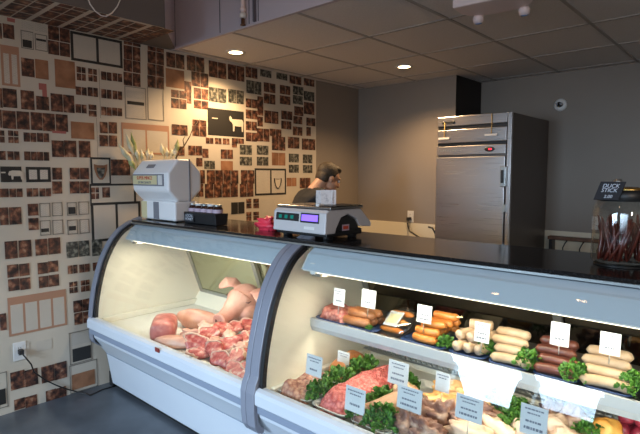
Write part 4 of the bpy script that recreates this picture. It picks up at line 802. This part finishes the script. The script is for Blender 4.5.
def chop(c, size, rot, seed, label, elong=1.45, th=.026):
    rk = random.Random(seed); n = 26; ph = rk.uniform(0, 6); c = Vector(c)
    q1, q2, q3 = rk.uniform(.08, .2), rk.uniform(.10, .2), rk.uniform(.04, .10); elong = rk.uniform(1.35, 1.95); bend = rk.uniform(-1.5, 2.5)
    def rad(a): return size * (1 + q1 * math.cos(2 * a + ph) + q2 * math.cos(3 * a + ph * 2) + q3 * math.sin(5 * a + ph) + .04 * math.sin(8 * a))
    T = Matrix.Translation(c) @ Euler(rot).to_matrix().to_4x4()
    def ring(k, z): return [(math.cos(2 * PI * i / n) * rad(2 * PI * i / n) * k * elong * .82, math.sin(2 * PI * i / n) * rad(2 * PI * i / n) * k * .82, z + .010 * k * noise.noise(Vector((math.cos(2 * PI * i / n) * k * 2.2, math.sin(2 * PI * i / n) * k * 2.2, seed))) + bend * (math.cos(2 * PI * i / n) * k * size) ** 2 * 2) for i in range(n)]
    g = MB().loft([ring(.02, th * .52), ring(.4, th * .5), ring(.7, th * .48), ring(.93, th * .40), ring(.97, 0), ring(.93, -th * .42), ring(.5, -th * .5), ring(.02, -th * .5)], 0, True, True, False, T)
    o = g.build('pork_chop', 'redmeat', loc=c); tag(o, label, 'pork chop', 'raw pork chops in the left case')
    a0 = rk.randrange(0, 12); a1 = a0 + rk.randrange(9, 15); rim = []
    for i in range(a0, a1 + 1):
        a = 2 * PI * i / n; r = rad(a); e = min(i - a0, a1 - i) / 3; t = min(1, .35 + e)
        cs = []
        for (k, z) in ((.88, th * .44), (.95, th * .58), (1.0 + .07 * t, th * .3), (1.0 + .07 * t, -th * .3), (.95, -th * .56), (.88, -th * .42)):
            kk = .9 + (k - .9) * t
            cs.append((math.cos(a) * r * kk * elong * .82, math.sin(a) * r * kk * .82, z * (.8 + .2 * t) + bend * (math.cos(a) * kk * size) ** 2 * 2))
        rim.append(cs)
    MB().loft(rim, 0, True, True, False, T).build('fat_rim', 'fat', o)
    return o
def card(x0, y0, x1, y1, Y, label, lines=3, ink='ink', pick=.05, group='price cards in the right case', lean=.12, yaw=0.0):
    a, b = atY(x0, (y0 + y1) / 2, Y), atY(x1, (y0 + y1) / 2, Y); tz = atY((x0 + x1) / 2, y0, Y).z; bz = atY((x0 + x1) / 2, y1, Y).z
    w, h = b.x - a.x, tz - bz; c = Vector(((a.x + b.x) / 2, Y, bz))
    t = thing('price_card', label, 'price card', c, group)
    T = Matrix.Translation(c) @ Matrix.Rotation(yaw, 4, 'Z') @ Matrix.Rotation(PI / 2 - lean, 4, 'X')
    cd = MB().box(-w / 2, w / 2, 0, h, -.0012, 0, T=T).build('card', 'card', t)
    rk = random.Random(int(x0 * 7 + y0)); g = MB()
    rows = [(.84, .8, .055), (.70, .55, .055), (.30, .5, .09)][:lines] if lines < 4 else [(.86, .7, .05), (.72, .5, .05), (.45, .6, .07), (.22, .7, .09)]
    for yy, ww, hh in rows:
        x = -w * ww / 2
        while x < w * ww / 2 - .003:
            l = min(rk.uniform(.004, .011), w * ww / 2 - x); g.box(x, x + l, h * yy - h * hh / 2, h * yy + h * hh / 2, .0, .0005, T=T); x += l + .0022
    g.build('printing', ink, cd)
    MB().tube([T @ Vector((0, .004, -.0022)), T @ Vector((0, -pick, -.0022))], .0016, 6).build('pick', 'alu', t)
    return t

# ------------------------------------------------------------------ left case: pork on the deck
def D(px, py, z): return atZ(px, py, z)
g = MB()
c = D(164, 328, .565)
rot = Euler((0, .05, R(-38))).to_matrix()
pts = []
o_ = MB()
prof = [(-.108, .80), (-.102, .97), (-.04, 1.03), (.03, 1.0), (.092, .96), (.104, .74)]
rings = []
for x, k in prof:
    rings.append([c + rot @ Vector((x + .006 * noise.noise(Vector((q, x * 40, 2))), math.copysign(abs(math.cos(2 * PI * q / 18)) ** .6, math.cos(2 * PI * q / 18)) * .074 * k, math.copysign(abs(math.sin(2 * PI * q / 18)) ** .6, math.sin(2 * PI * q / 18)) * .064 * k)) for q in range(18)])
o_.loft(rings); o = o_.build('pork_loin', 'loin', loc=c); tag(o, 'dark rose block of pork loin at the left end of the meat row', 'meat')
lumpmeat('pork_hock', 'rind', D(198, 319, .56), (.150, .066, .062), (0, .05, R(28)), 'pale pink pork roll lying behind the dark loin block', 'meat', 4, .35, 5)
lumpmeat('pork_belly', 'rind', D(176, 342, .53), (.155, .055, .034), (0, 0, R(30)), 'long pale pork strip lying in front of the dark loin block', 'meat', 9, .3, 5)
lumpmeat('pork_trotter', 'rind', D(222, 325, .545), (.075, .045, .04), (0, 0, R(-15)), 'pale trotter piece lying just below the pig head snout', 'meat', 14, .4, 6)
for k, (px, py, z, a, b, cc, yw, lb) in enumerate([(193, 334, .545, .075, .035, .03, 40, 'pale fatty pork piece between the pale strip and the upright chop'), (206, 327, .56, .06, .035, .03, 10, 'pale fatty pork piece in front of the pale pork roll'), (216, 342, .565, .05, .03, .025, 60, 'pale fatty pork piece among the chops left of the middle'), (230, 336, .59, .055, .03, .025, -20, 'pale fatty pork piece among the chops below the snout'), (243, 348, .585, .05, .03, .022, 20, 'pale fatty pork piece among the chops near the divider')]):
    lumpmeat('pork_piece', 'fat' if k % 2 else 'rind', D(px, py, z), (a, b, cc), (.3, .1, R(yw)), lb, 'meat', 90 + k, .6, 7, 'pale pork pieces in the left case')
CH = [  # px, py, z, size, rot, words
 (197, 344, .555, .058, (R(58), R(10), R(38)), 'red pork chop standing on edge beside the long pale strip'),
 (210, 334, .575, .058, (R(42), R(-8), R(20)), 'red pork chop behind the one standing on edge'),
 (222, 330, .580, .060, (R(35), R(6), R(55)), 'red pork chop lying below the trotter piece'),
 (236, 328, .580, .062, (R(28), R(-6), R(-20)), 'red pork chop lying directly below the pig snout'),
 (249, 326, .575, .062, (R(24), R(8), R(15)), 'red pork chop under the pig cheek'),
 (214, 349, .560, .056, (R(50), R(0), R(10)), 'red pork chop near the glass beside the bony pieces'),
 (228, 344, .575, .060, (R(36), R(-10), R(40)), 'red pork chop in the middle of the pile'),
 (242, 341, .580, .062, (R(26), R(6), R(-30)), 'red pork chop right of the middle of the pile'),
 (255, 338, .575, .062, (R(20), R(-4), R(25)), 'red pork chop against the case divider at the back of the pile'),
 (222, 360, .548, .056, (R(45), R(6), R(15)), 'red pork chop nearest the front glass in the middle'),
 (237, 358, .570, .062, (R(30), R(-8), R(-15)), 'red pork chop with broad fat edge behind the front row'),
 (251, 355, .570, .060, (R(24), R(6), R(40)), 'red pork chop against the case divider in mid pile'),
 (236, 372, .545, .058, (R(34), R(4), R(-10)), 'red pork chop lowest in the pile at the front glass'),
 (249, 371, .555, .060, (R(28), R(-6), R(20)), 'red pork chop lowest in the pile by the divider foot'),
 (203, 352, .530, .050, (R(30), R(0), R(60)), 'small red pork chop flat on the deck at the left front'),
]
for k, (px, py, z, s, rr, lb) in enumerate(CH): chop(D(px, py, z), s, rr, 40 + k, lb)
# pig head, snout along local +x
hc = D(241, 303, .64); hc = hc + (CAM - hc).normalized() * .13
TH = Matrix.Translation(hc) @ Matrix.Rotation(R(-80), 4, 'Z') @ Matrix.Rotation(R(13), 4, 'Y') @ Matrix.Rotation(R(-10), 4, 'X') @ Matrix.Scale(1.10, 4)
g = MB()
g.ell((-.04, 0, .0), (.105, .095, .10), 22, 14, T=TH); g.ell((-.03, .0, -.045), (.11, .098, .065), 20, 12, T=TH)
for s in (-1, 1): g.ell((.0, s * .062, -.035), (.075, .045, .055), 16, 10, T=TH); g.ell((.015, s * .05, .045), (.035, .028, .024), 12, 8, T=TH)
g.tube([(.0, 0, .02), (.05, 0, .004), (.11, 0, -.016), (.165, 0, -.026), (.185, 0, -.026)], [.086, .068, .050, .043, .046], 18, T=TH)
g.tube([(.0, 0, -.06), (.07, 0, -.062), (.125, 0, -.06)], [.06, .042, .022], 14, T=TH)
g.lathe([(.001, -.006), (.046, -.006), (.049, .004), (.044, .012), (.001, .010)], n=20, T=TH @ Matrix.Translation((.188, 0, -.026)) @ Matrix.Rotation(R(84), 4, 'Y'))
for s in (-1, 1):
    e = [(-.06, s * .055, .065), (-.05, s * .090, .090), (-.025, s * .120, .095), (.015, s * .140, .075), (.03, s * .148, .060)]
    g.tube(e, [.030, .048, .046, .024, .004], 12, sq=.28, T=TH)
po = baked(g, .006, 'pig_head', 'pighead', loc=hc, smooth=5); tag(po, 'pink pig head resting behind the red chops in the left case', 'pig head')
for s in (-1, 1):
    MB().ell((.199, s * .017, -.026), (.005, .009, .012), 10, 6, T=TH).build('nostril', 'pigdark', po)
    MB().tube([(.040, s * .070, .046), (.030, s * .083, .042), (.014, s * .088, .046)], [.002, .004, .002], 6, T=TH).build('eye', 'pigdark', po)

# ------------------------------------------------------------------ right case, upper shelf
Z = SH + .004
def SX(px, Y=1.83): return atY(px, 330, Y).x
navy = 'shallow navy trays on the shelf'
def ntray(p0, p1, label): a, b = SX(p0), SX(p1); tray(Vector(((a + b) / 2, 1.885, SH - .0005)), b - a - .004, .20, label, 'navy', .010, navy)
ntray(319, 351, 'navy tray under the pink sausage meat'); ntray(351, 381, 'navy tray under the brown sausages'); ntray(403, 449, 'navy tray under the orange hot dogs')
ntray(451, 489, 'navy tray under the pale cut rolls'); ntray(491, 533, 'navy tray under the pale sausages right of the rolls'); ntray(536, 583, 'navy tray under the dark sausages'); ntray(586, 640, 'navy tray under the rightmost pale sausages')
Z = SH + .010
a, b = SX(319), SX(351)
mound('sausage_meat', 'pinkpatty', ((a + b) / 2, 1.885, SH + .006), b - a - .03, .17, .060, 'heap of pink sausage meat at the left end of the shelf', 'ground meat', 2, .5, 22)
bx = SX(366)
for k, (dy, dz, px, m) in enumerate([(-.055, .018, 365, 0), (-.01, .018, 366, 0), (.035, .018, 367, 0), (-.032, .050, 367, 1), (.012, .050, 368, 1)]):
    sausage('brown_sausage', 'brownsaus', Vector((SX(px, 1.88), 1.87 + dy, Z + dz)), R(3), .155, .021, 'thick brown sausage, ' + ['bottom front', 'bottom middle', 'bottom back', 'upper front', 'upper back'][k] + ' of the pile by the plastic package', 'brown sausages on the shelf', .04)
# vacuum package with yellow label
pc = Vector((SX(396, 1.86), 1.865, SH + .052)); T = Matrix.Translation(pc) @ Matrix.Rotation(R(-12), 4, 'Z') @ Matrix.Rotation(R(44), 4, 'X') @ Matrix.Rotation(R(-10), 4, 'Y') @ Matrix.Scale(1.36, 4)
t = thing('sausage_package', 'clear plastic package of orange sausages with cream label between brown sausages and hot dogs', 'package', pc)
for k in range(3): MB().tube([T @ Vector((-.06 + .015 * q, -.032 + .032 * k, 0)) for q in range(9)], [.006, .012, .014, .014, .014, .014, .014, .012, .006], 10).build('packed_sausage', 'hotdog', t)
MB().ell((0, 0, 0), (.080, .066, .020), 20, 10, T=T).build('film', 'film', t)
lb = MB().box(-.035, .035, -.028, .028, .0155, .0168, T=T).build('label', 'card', t)
MB().box(-.028, .028, -.018, .018, .0169, .0174, T=T).build('label_print', 'yellow', lb)
HD = [(-.055, .017, 424), (-.018, .017, 427), (.02, .017, 430), (.058, .017, 434), (-.045, .047, 427), (-.006, .047, 432), (.035, .047, 437), (.06, .050, 446), (-.022, .076, 433), (.016, .076, 440), (.05, .079, 447), (.03, .104, 445)]
nm = ['front bottom', 'second bottom', 'third bottom', 'rear bottom', 'front of second layer', 'middle of second layer', 'rear of second layer', 'far right of second layer', 'front of third layer', 'middle of third layer', 'rear of third layer', 'topmost']
for k, (dy, dz, px) in enumerate(HD):
    sausage('hot_dog', 'hotdog', Vector((SX(px, 1.86 + dy), 1.865 + dy, Z + dz)), R(-4 + 3 * (k % 3)), .118, .0172, 'orange hot dog, ' + nm[k] + ' of the orange pile', 'orange hot dogs on the shelf', .05)
# pale rolls with cut ends
RL = [(456, 1.80, .021), (467, 1.805, .021), (478, 1.81, .021), (459, 1.82, .062), (470, 1.825, .060), (481, 1.84, .060), (470, 1.89, .095)]
nm = ['left of the bottom row', 'middle of the bottom row', 'right of the bottom row', 'left of the second row', 'middle of the second row', 'right of the second row', 'topmost']
for k, (px, y, dz) in enumerate(RL):
    p = Vector((SX(px, y), y, Z + dz)); d = Vector((.30, .95, 0)).normalized() if k < 6 else Vector((.95, .3, 0))
    L = .09; rr = .0205
    g = MB().tube([p, p + d * .004, p + d * .03, p + d * .06, p + d * (L - .006), p + d * L], [rr * .93, rr, rr * 1.03, rr, rr * .96, rr * .6], 16)
    o = g.build('pale_roll', 'whitesaus', loc=p); tag(o, 'pale meat roll with cut end, ' + nm[k] + ' beside the hot dogs', 'sausage', 'pale cut rolls on the shelf')
    MB().tube([p - d * .0012, p + d * .001], rr * .90, 16).build('cut_face', 'cutface', o)
def stack(m, px, label, group, name, L=.150, n=4, r=.0185):
    for k in range(n):
        y = 1.81 + .029 * k
        sausage(name, m, Vector((SX(px + (0, 2, -1, 2)[k], y), y, Z + r - .002 + .0245 * k)), R((2, -2, 3, 0)[k]), L - .006 * k, r, '%s, %s' % (['lowest', 'second lowest', 'second highest', 'topmost'][k], label), group, -.10)
stack('whitesaus', 512, 'pale sausage of the stack left of the dark sausages', 'stacked pale sausages beside the rolls', 'pale_sausage')
stack('darksaus', 558, 'dark red brown sausage of the stack between two pale stacks', 'stacked dark sausages', 'dark_sausage')
stack('whitesaus', 609, 'pale sausage of the rightmost stack on the shelf', 'stacked pale sausages at the right end', 'pale_sausage', L=.160)
for k, (px, y, r, lb) in enumerate([(446, 1.815, .036, 'kale clump between the hot dogs and pale rolls'), (489, 1.85, .040, 'kale clump between pale rolls and pale sausages'), (529, 1.82, .046, 'kale clump left of the dark sausages'), (577, 1.815, .046, 'kale clump between dark sausages and rightmost pale sausages'), (636, 1.82, .05, 'kale clump at the right end of the shelf'), (369, 1.79, .016, 'tiny kale sprig by the brown sausages')]):
    kale((SX(px, y), y, Z + .004), r, 100 + k, lb, h=r * 1.25)
# ------------------------------------------------------------------ right case, lower deck
def LX(px, py, z=.53): return atZ(px, py, z)
TRX = [(1.880, 2.085, 'minced pale meat'), (2.095, 2.29, 'long pink ground meat'), (2.31, 2.50, 'pork hock and kale'), (2.51, 2.70, 'golden chicken and dark bones'), (2.71, 2.91, 'dark ribs and pale chops'), (2.92, 3.12, 'kale and pale slices'), (3.13, 3.34, 'dark roast and orange roast')]
for a, b, lb in TRX: tray(Vector(((a + b) / 2, 1.80, DECK)), b - a, .56, 'white oval cornered tray of ' + lb, 'tray', .030, 'white trays on the lower deck')
ZT = DECK + .008
mound('minced_meat', 'palemince', (1.985, 1.63, ZT), .165, .25, .075, 'heap of pale coarse minced meat in the leftmost lower tray', 'ground meat', 5, .5, 24)
mound('brown_loaf', 'brownloaf', (1.99, 1.92, ZT), .14, .22, .10, 'orange brown glazed loaf behind the pale minced meat', 'loaf', 8, .2, 10, rough=.002)
mound('ground_meat', 'mince', (2.19, 1.80, ZT), .175, .54, .078, 'long mound of bright pink ground meat in the second lower tray', 'ground meat', 11, .25, 30, rough=.011, nx=44, ny=90)
for k, (x, y, z, r, ex, ey, lb) in enumerate([(2.105, 1.60, .025, .055, .8, 1.3, 'kale row front piece between pale mince and pink meat'), (2.10, 1.74, .035, .065, .8, 1.3, 'kale row middle piece between pale mince and pink meat'), (2.105, 1.90, .045, .065, .9, 1.3, 'kale row rear piece beside the orange brown loaf'),
     (2.33, 1.93, .03, .05, .9, 1.1, 'small kale clump behind the pink ground meat'), (2.33, 1.72, .025, .058, .8, 1.3, 'kale clump under the tied round roast'), (2.315, 1.57, .02, .04, .9, 1, 'kale clump behind the leftmost front price card'), (2.44, 1.575, .02, .066, 1.1, 1, 'large kale clump in front of the pork hock'),
     (2.735, 1.99, .05, .055, 1, 1, 'kale clump behind the dark ribs'), (2.85, 1.87, .05, .05, 1, 1.2, 'kale clump left of the pale slices'), (2.81, 1.97, .05, .05, 1, 1, 'kale clump behind the rightmost front card'), (3.06, 1.99, .05, .042, 1, 1, 'kale clump beside the orange roast')]):
    kale((x - (.02 if k < 3 else 0), y, ZT + z), r * 1.18, 200 + k, lb, h=r * 1.05, ax=(ex, ey))
# tied round roast, hock with cut end
c = Vector((2.40, 1.80, ZT + .06))
t = lumpmeat('round_roast', 'hock', c, (.055, .06, .052), (0, 0, .4), 'round tan pork piece above the pork hock', 'meat', 3, .35, 5)
c = Vector((2.40, 1.67, ZT + .055)); d = Vector((.30, .80, .06)).normalized()
g = MB().tube([c - d * .11, c - d * .105, c - d * .05, c, c + d * .06, c + d * .11], [.026, .034, .035, .040, .046, .03], 18); o = g.build('pork_hock', 'hock', loc=c); tag(o, 'tan cylindrical pork hock with pale cut end in the third lower tray', 'meat')
MB().tube([c - d * .1125, c - d * .106], .030, 18).build('cut_face', 'cutface', o); MB().tube([c - d * .115, c - d * .11], .010, 12).build('bone', 'fat', o)
lumpmeat('pork_rib', 'darkbone', Vector((2.39, 1.545, ZT + .03)), (.06, .022, .022), (0, 0, .3), 'dark meat end lying below the hock cut face', 'meat', 6, .4)
# chicken
for k, (x, y, z, rx, ry, rz, a, lb) in enumerate([(2.56, 1.96, .07, .09, .05, .045, .5, 'golden chicken piece at the back of the fourth tray'), (2.64, 1.90, .065, .085, .048, .042, .2, 'golden chicken piece right of the rear one'), (2.57, 1.84, .06, .095, .045, .038, .4, 'golden chicken piece in front of the rear one'), (2.66, 1.80, .055, .07, .04, .038, -.3, 'golden chicken piece nearest the dark bones')]):
    lumpmeat('chicken_piece', 'palegold', Vector((x, y, ZT + z)), (rx, ry, rz), (0, .1, a), lb, 'chicken', 30 + k, .6, 6, 'golden chicken pieces')
for k, (x, y, z, rx, ry, rz, a, lb) in enumerate([(2.55, 1.70, .06, .05, .05, .055, .2, 'dark knobbly bony meat beside the hock card'), (2.62, 1.72, .065, .06, .045, .05, .9, 'dark knobbly bony meat behind the front pieces'), (2.54, 1.60, .05, .055, .045, .045, -.4, 'dark bony meat nearest the large kale clump'), (2.62, 1.60, .05, .06, .05, .045, .5, 'dark bony meat at the front of the fourth tray'),
     (2.70, 1.83, .055, .095, .05, .045, .4, 'dark rib slab at the back of the fifth tray'), (2.66, 1.74, .05, .09, .045, .04, -.2, 'dark rib slab in the middle of the fifth tray'), (3.00, 2.02, .06, .06, .05, .05, .3, 'dark roast piece at the back right beside the orange roast'), (2.93, 2.05, .055, .05, .05, .045, 0, 'dark roast piece behind the pale slices')]):
    lumpmeat('bony_meat', 'darkbone', Vector((x, y, ZT + z)), (rx, ry, rz), (.1, .1, a), lb, 'meat', 50 + k, .8, 8, 'dark bony meat pieces', 28, 18)
for k, (x, y, z, rx, ry, rz, a, lb) in enumerate([(2.75, 1.70, .05, .09, .04, .034, .3, 'pale fatty chop in front of the dark ribs'), (2.80, 1.80, .045, .08, .04, .03, -.3, 'pale fatty chop right of the dark ribs'), (2.90, 1.84, .055, .06, .05, .042, .2, 'pale meat slice right of the right front card'), (2.96, 1.93, .06, .065, .05, .042, .1, 'pale meat slice behind the right front card'), (3.02, 1.88, .05, .06, .05, .035, -.2, 'pale meat slice nearest the right end of the deck')]):
    lumpmeat('pale_meat', 'palechop', Vector((x, y, ZT + z)), (rx, ry, rz), (.05, .1, a), lb, 'meat', 70 + k, .5, 7, 'pale meat pieces on the lower deck')
lumpmeat('orange_roast', 'orangeveg', Vector((3.115, 2.03, ZT + .06)), (.050, .045, .045), (0, 0, .3), 'round orange roasted piece in the rightmost lower tray', 'roast', 4, .35)
rp = random.Random(4)
pn = ['bottom front left', 'bottom front right', 'bottom rear left', 'bottom rear right', 'middle left', 'middle right', 'middle rear', 'top left', 'top right']
for k, (dx, dy, dz) in enumerate([(0, 0, 0), (.055, 0, 0), (0, .055, 0), (.055, .055, 0), (.01, .02, .045), (.06, .02, .045), (.035, .06, .045), (.02, .035, .085), (.065, .04, .085)]):
    lumpmeat('dark_plum', 'plum', Vector((3.155 + dx, 2.10 + dy * .9, ZT + .05 + dz)), (.029, .029, .027), (0, 0, k), 'dark crimson fruit, %s of the heap at the right end' % pn[k], 'fruit', 80 + k, .1, 4, 'dark crimson heap')

# ------------------------------------------------------------------ price cards
card(333, 289, 344, 306, 1.80, 'white price card on the pink sausage meat', pick=.04)
card(361, 290, 375, 308, 1.80, 'white price card above the brown sausages', pick=.04)
card(416.5, 305.5, 431, 323, 1.80, 'white price card on the orange hot dogs', 4, pick=.04)
card(474, 323, 489, 342.5, 1.785, 'white price card on the pale cut rolls', 4, pick=.04)
card(550, 323, 569, 346, 1.80, 'white price card on the dark sausages', pick=.03)
card(599.5, 333, 620.5, 355, 1.80, 'white price card on the rightmost pale sausages', pick=.03)
card(305.5, 356, 321, 376, 1.63, 'white price card on the pale minced meat', pick=.05)
card(337, 352, 348.5, 367, 1.84, 'small white price card on the orange brown loaf', 2, pick=.06)
card(344.5, 388.5, 364, 412.5, 1.525, 'white price card at the front of the pink ground meat', pick=.05)
card(387.5, 362, 407.5, 385, 1.74, 'white price card with two blocks of print above the hock', 4, pick=.08)
card(396.5, 388, 421, 411, 1.60, 'wide white price card between hock and dark bony meat', 4, pick=.06)
card(435, 373, 449, 392, 1.76, 'white price card half washed out beside the golden chicken', 2, pick=.06)
card(455, 397, 482, 421, 1.56, 'white price card in front of the dark ribs', 4, pick=.06)
card(519.5, 407, 547, 436, 1.545, 'white price card at the right front of the lower deck', 4, pick=.04)

# ------------------------------------------------------------------ the person behind the counter
def skinned(pts, edges, rad, root, voxel=None, sub=1):
    me = bpy.data.meshes.new('tmp'); me.from_pydata([tuple(p) for p in pts], edges, []); o = bpy.data.objects.new('tmp', me); COL.objects.link(o)
    s = o.modifiers.new('s', 'SKIN')
    for i, v in enumerate(me.skin_vertices[0].data): r = rad[i]; v.radius = (r, r) if not isinstance(r, tuple) else r; v.use_root = (i == root)
    s.use_smooth_shade = True; q = o.modifiers.new('u', 'SUBSURF'); q.levels = sub
    dg = bpy.context.evaluated_depsgraph_get(); m2 = bpy.data.meshes.new_from_object(o.evaluated_get(dg))
    vs = [v.co.copy() for v in m2.vertices]; fs = [tuple(p.vertices) for p in m2.polygons]
    bpy.data.objects.remove(o); return vs, fs
HC = Vector((.70, 3.24, 1.475))
fw = Vector((.34, .94, 0)).normalized(); lf = Vector((-fw.y, fw.x, 0))     # facing, and the person's left
up = Vector((0, 0, 1))
def W(f, l, z): return Vector((HC.x, HC.y, 0)) + fw * f + lf * l + up * z
pel = W(-.36, 0, .90)
pts = [pel, W(-.31, 0, 1.06), W(-.22, 0, 1.20), W(-.13, 0, 1.31), W(-.075, 0, 1.375), W(-.03, 0, 1.43)]
rad = [.125, .120, .125, .12, .06, .055]; edges = [(0, 1), (1, 2), (2, 3), (3, 4), (4, 5)]
hands = []
for s in (-1, 1):
    n = len(pts)
    pts += [W(-.14, s * .155, 1.32), W(-.02, s * .215, 1.06), W(.19, s * .15, .985), W(.255, s * .13, .975)]
    rad += [.062, .045, .035, .028]; edges += [(3, n), (n, n + 1), (n + 1, n + 2), (n + 2, n + 3)]
    hands.append(W(.275, s * .125, .97))
    n = len(pts)
    pts += [W(-.37, s * .09, .84), W(-.33, s * .105, .48), W(-.375, s * .11, .09), W(-.36, s * .11, .045), W(-.24, s * .125, .03)]
    rad += [.095, .062, .043, .042, .03]; edges += [(0, n), (n, n + 1), (n + 1, n + 2), (n + 2, n + 3), (n + 3, n + 4)]
vs, fs = skinned(pts, edges, rad, 0)
g = MB(); g.add(vs, fs, 0, True)
TT = Matrix(((fw.x, lf.x, 0, HC.x), (fw.y, lf.y, 0, HC.y), (0, 0, 1, HC.z), (0, 0, 0, 1))) @ Matrix.Rotation(R(22), 4, 'Y')
g.ell((-.012, 0, .035), (.098, .076, .090), 22, 14, T=TT); g.ell((.028, 0, -.035), (.066, .060, .078), 20, 12, T=TT)
g.tube([(-.045, 0, -.02), (-.075, 0, -.10), (-.095, 0, -.16)], [.055, .055, .062], 14, T=TT)
g.tube([(.085, 0, .02), (.108, 0, -.012), (.112, 0, -.028), (.09, 0, -.034)], [.010, .014, .016, .012], 10, T=TT)
g.ell((.085, 0, .032), (.018, .05, .012), 12, 6, T=TT); g.ell((.083, 0, -.062), (.016, .026, .008), 12, 6, T=TT); g.ell((.082, 0, -.078), (.014, .022, .008), 12, 6, T=TT); g.ell((.075, 0, -.10), (.022, .026, .018), 12, 6, T=TT)
for s in (-1, 1): g.ell((-.012, s * .076, -.008), (.020, .010, .032), 12, 8, T=TT)
for s, h in zip((-1, 1), hands):
    g.ell(h + fw * .02 - up * .004, (.045, .038, .017), 14, 8, rot=Matrix(((fw.x, lf.x, 0), (fw.y, lf.y, 0), (0, 0, 1))))
    for q in range(4):
        b0 = h + fw * .055 + lf * ((q - 1.5) * .019); L = (.062, .072, .067, .052)[q]
        g.tube([b0 - fw * .02, b0 + fw * .005, b0 + fw * L * .5 - up * .006, b0 + fw * L * .85 - up * .022, b0 + fw * L * .95 - up * .036], [.009, .009, .0085, .008, .006], 8)
    b0 = h - lf * s * .03; g.tube([b0, b0 - lf * s * .02 + fw * .025, b0 - lf * s * .025 + fw * .055 - up * .012], [.012, .010, .007], 8)
per = baked(g, .0065, 'person', 'skin', loc=pel, smooth=3)
tag(per, 'person with dark hair in a black shirt bending forward behind the digital scale', 'person')
g = MB(); g.ell((-.026, 0, .052), (.098, .082, .086), 22, 14, T=TT); g.ell((-.058, 0, .0), (.060, .078, .070), 20, 12, T=TT); g.ell((.03, 0, .098), (.06, .062, .034), 16, 9, T=TT)
for s in (-1, 1): g.ell((-.02, s * .066, .035), (.045, .016, .03), 12, 8, T=TT)
baked(g, .006, 'hair', 'hair', per, smooth=2)
for s in (-1, 1):
    e = MB().ell((.086, s * .030, .008), (.010, .012, .010), 12, 8, T=TT).build('eye', 'card', per); MB().ell((.094, s * .030, .006), (.004, .006, .006), 8, 6, T=TT).build('iris', 'blackplastic', e)
def clothes(idx_pts, idx_edges, rr, name, m, cut=None):
    vs, fs = skinned(idx_pts, idx_edges, rr, 0); g = MB(); g.add(vs, fs, 0, True); return baked(g, .010, name, m, per, smooth=3)
sp = [W(-.36, 0, .88), W(-.31, 0, 1.06), W(-.22, 0, 1.20), W(-.135, 0, 1.315), W(-.085, 0, 1.362)]
sr = [.148, .140, .146, .138, .075]; se = [(0, 1), (1, 2), (2, 3), (3, 4)]
for s in (-1, 1):
    n = len(sp); sp += [W(-.14, s * .155, 1.325), W(-.07, s * .19, 1.17)]; sr += [.080, .066]; se += [(3, n), (n, n + 1)]
clothes(sp, se, sr, 'shirt', 'shirt')
tp = [W(-.355, 0, .99), W(-.365, 0, .87)]; tr_ = [.150, .150]; te = [(0, 1)]
for s in (-1, 1):
    n = len(tp); tp += [W(-.37, s * .095, .82), W(-.33, s * .105, .48), W(-.375, s * .11, .10)]; tr_ += [.118, .082, .064]; te += [(1, n), (n, n + 1), (n + 1, n + 2)]
clothes(tp, te, tr_, 'trousers', 'trousers')
for s in (-1, 1):
    g = MB(); g.ell(W(-.29, s * .118, .042), (.145, .052, .042), 16, 8, rot=Matrix(((fw.x, lf.x, 0), (fw.y, lf.y, 0), (0, 0, 1)))); g.build('shoe', 'blackplastic', per)

# ------------------------------------------------------------------ world and view
w = bpy.data.worlds.new('world'); sc.world = w; w.use_nodes = True
bgn = w.node_tree.nodes['Background']; bgn.inputs[0].default_value = (.62, .76, 1, 1); bgn.inputs[1].default_value = .5
# unseen fill light added to brighten the ceiling and fascia
l = bpy.data.lights.new('front_fill_light', 'POINT'); l.shadow_soft_size = .12; l.energy = FILLP; l.color = (1.0, .86, .74)
lo = bpy.data.objects.new('front_fill_light', l); COL.objects.link(lo); lo.location = (5.6, -.6, 2.1)
sc.view_settings.view_transform = 'Standard'; sc.view_settings.look = 'None'; sc.view_settings.exposure = EXPO; sc.view_settings.gamma = 1; sc.view_settings.use_curve_mapping = False
sc.cycles.use_denoising = True; sc.cycles.max_bounces = 8; sc.cycles.transparent_max_bounces = 16; sc.cycles.caustics_reflective = False; sc.cycles.caustics_refractive = False
sc.cycles.sample_clamp_indirect = 6
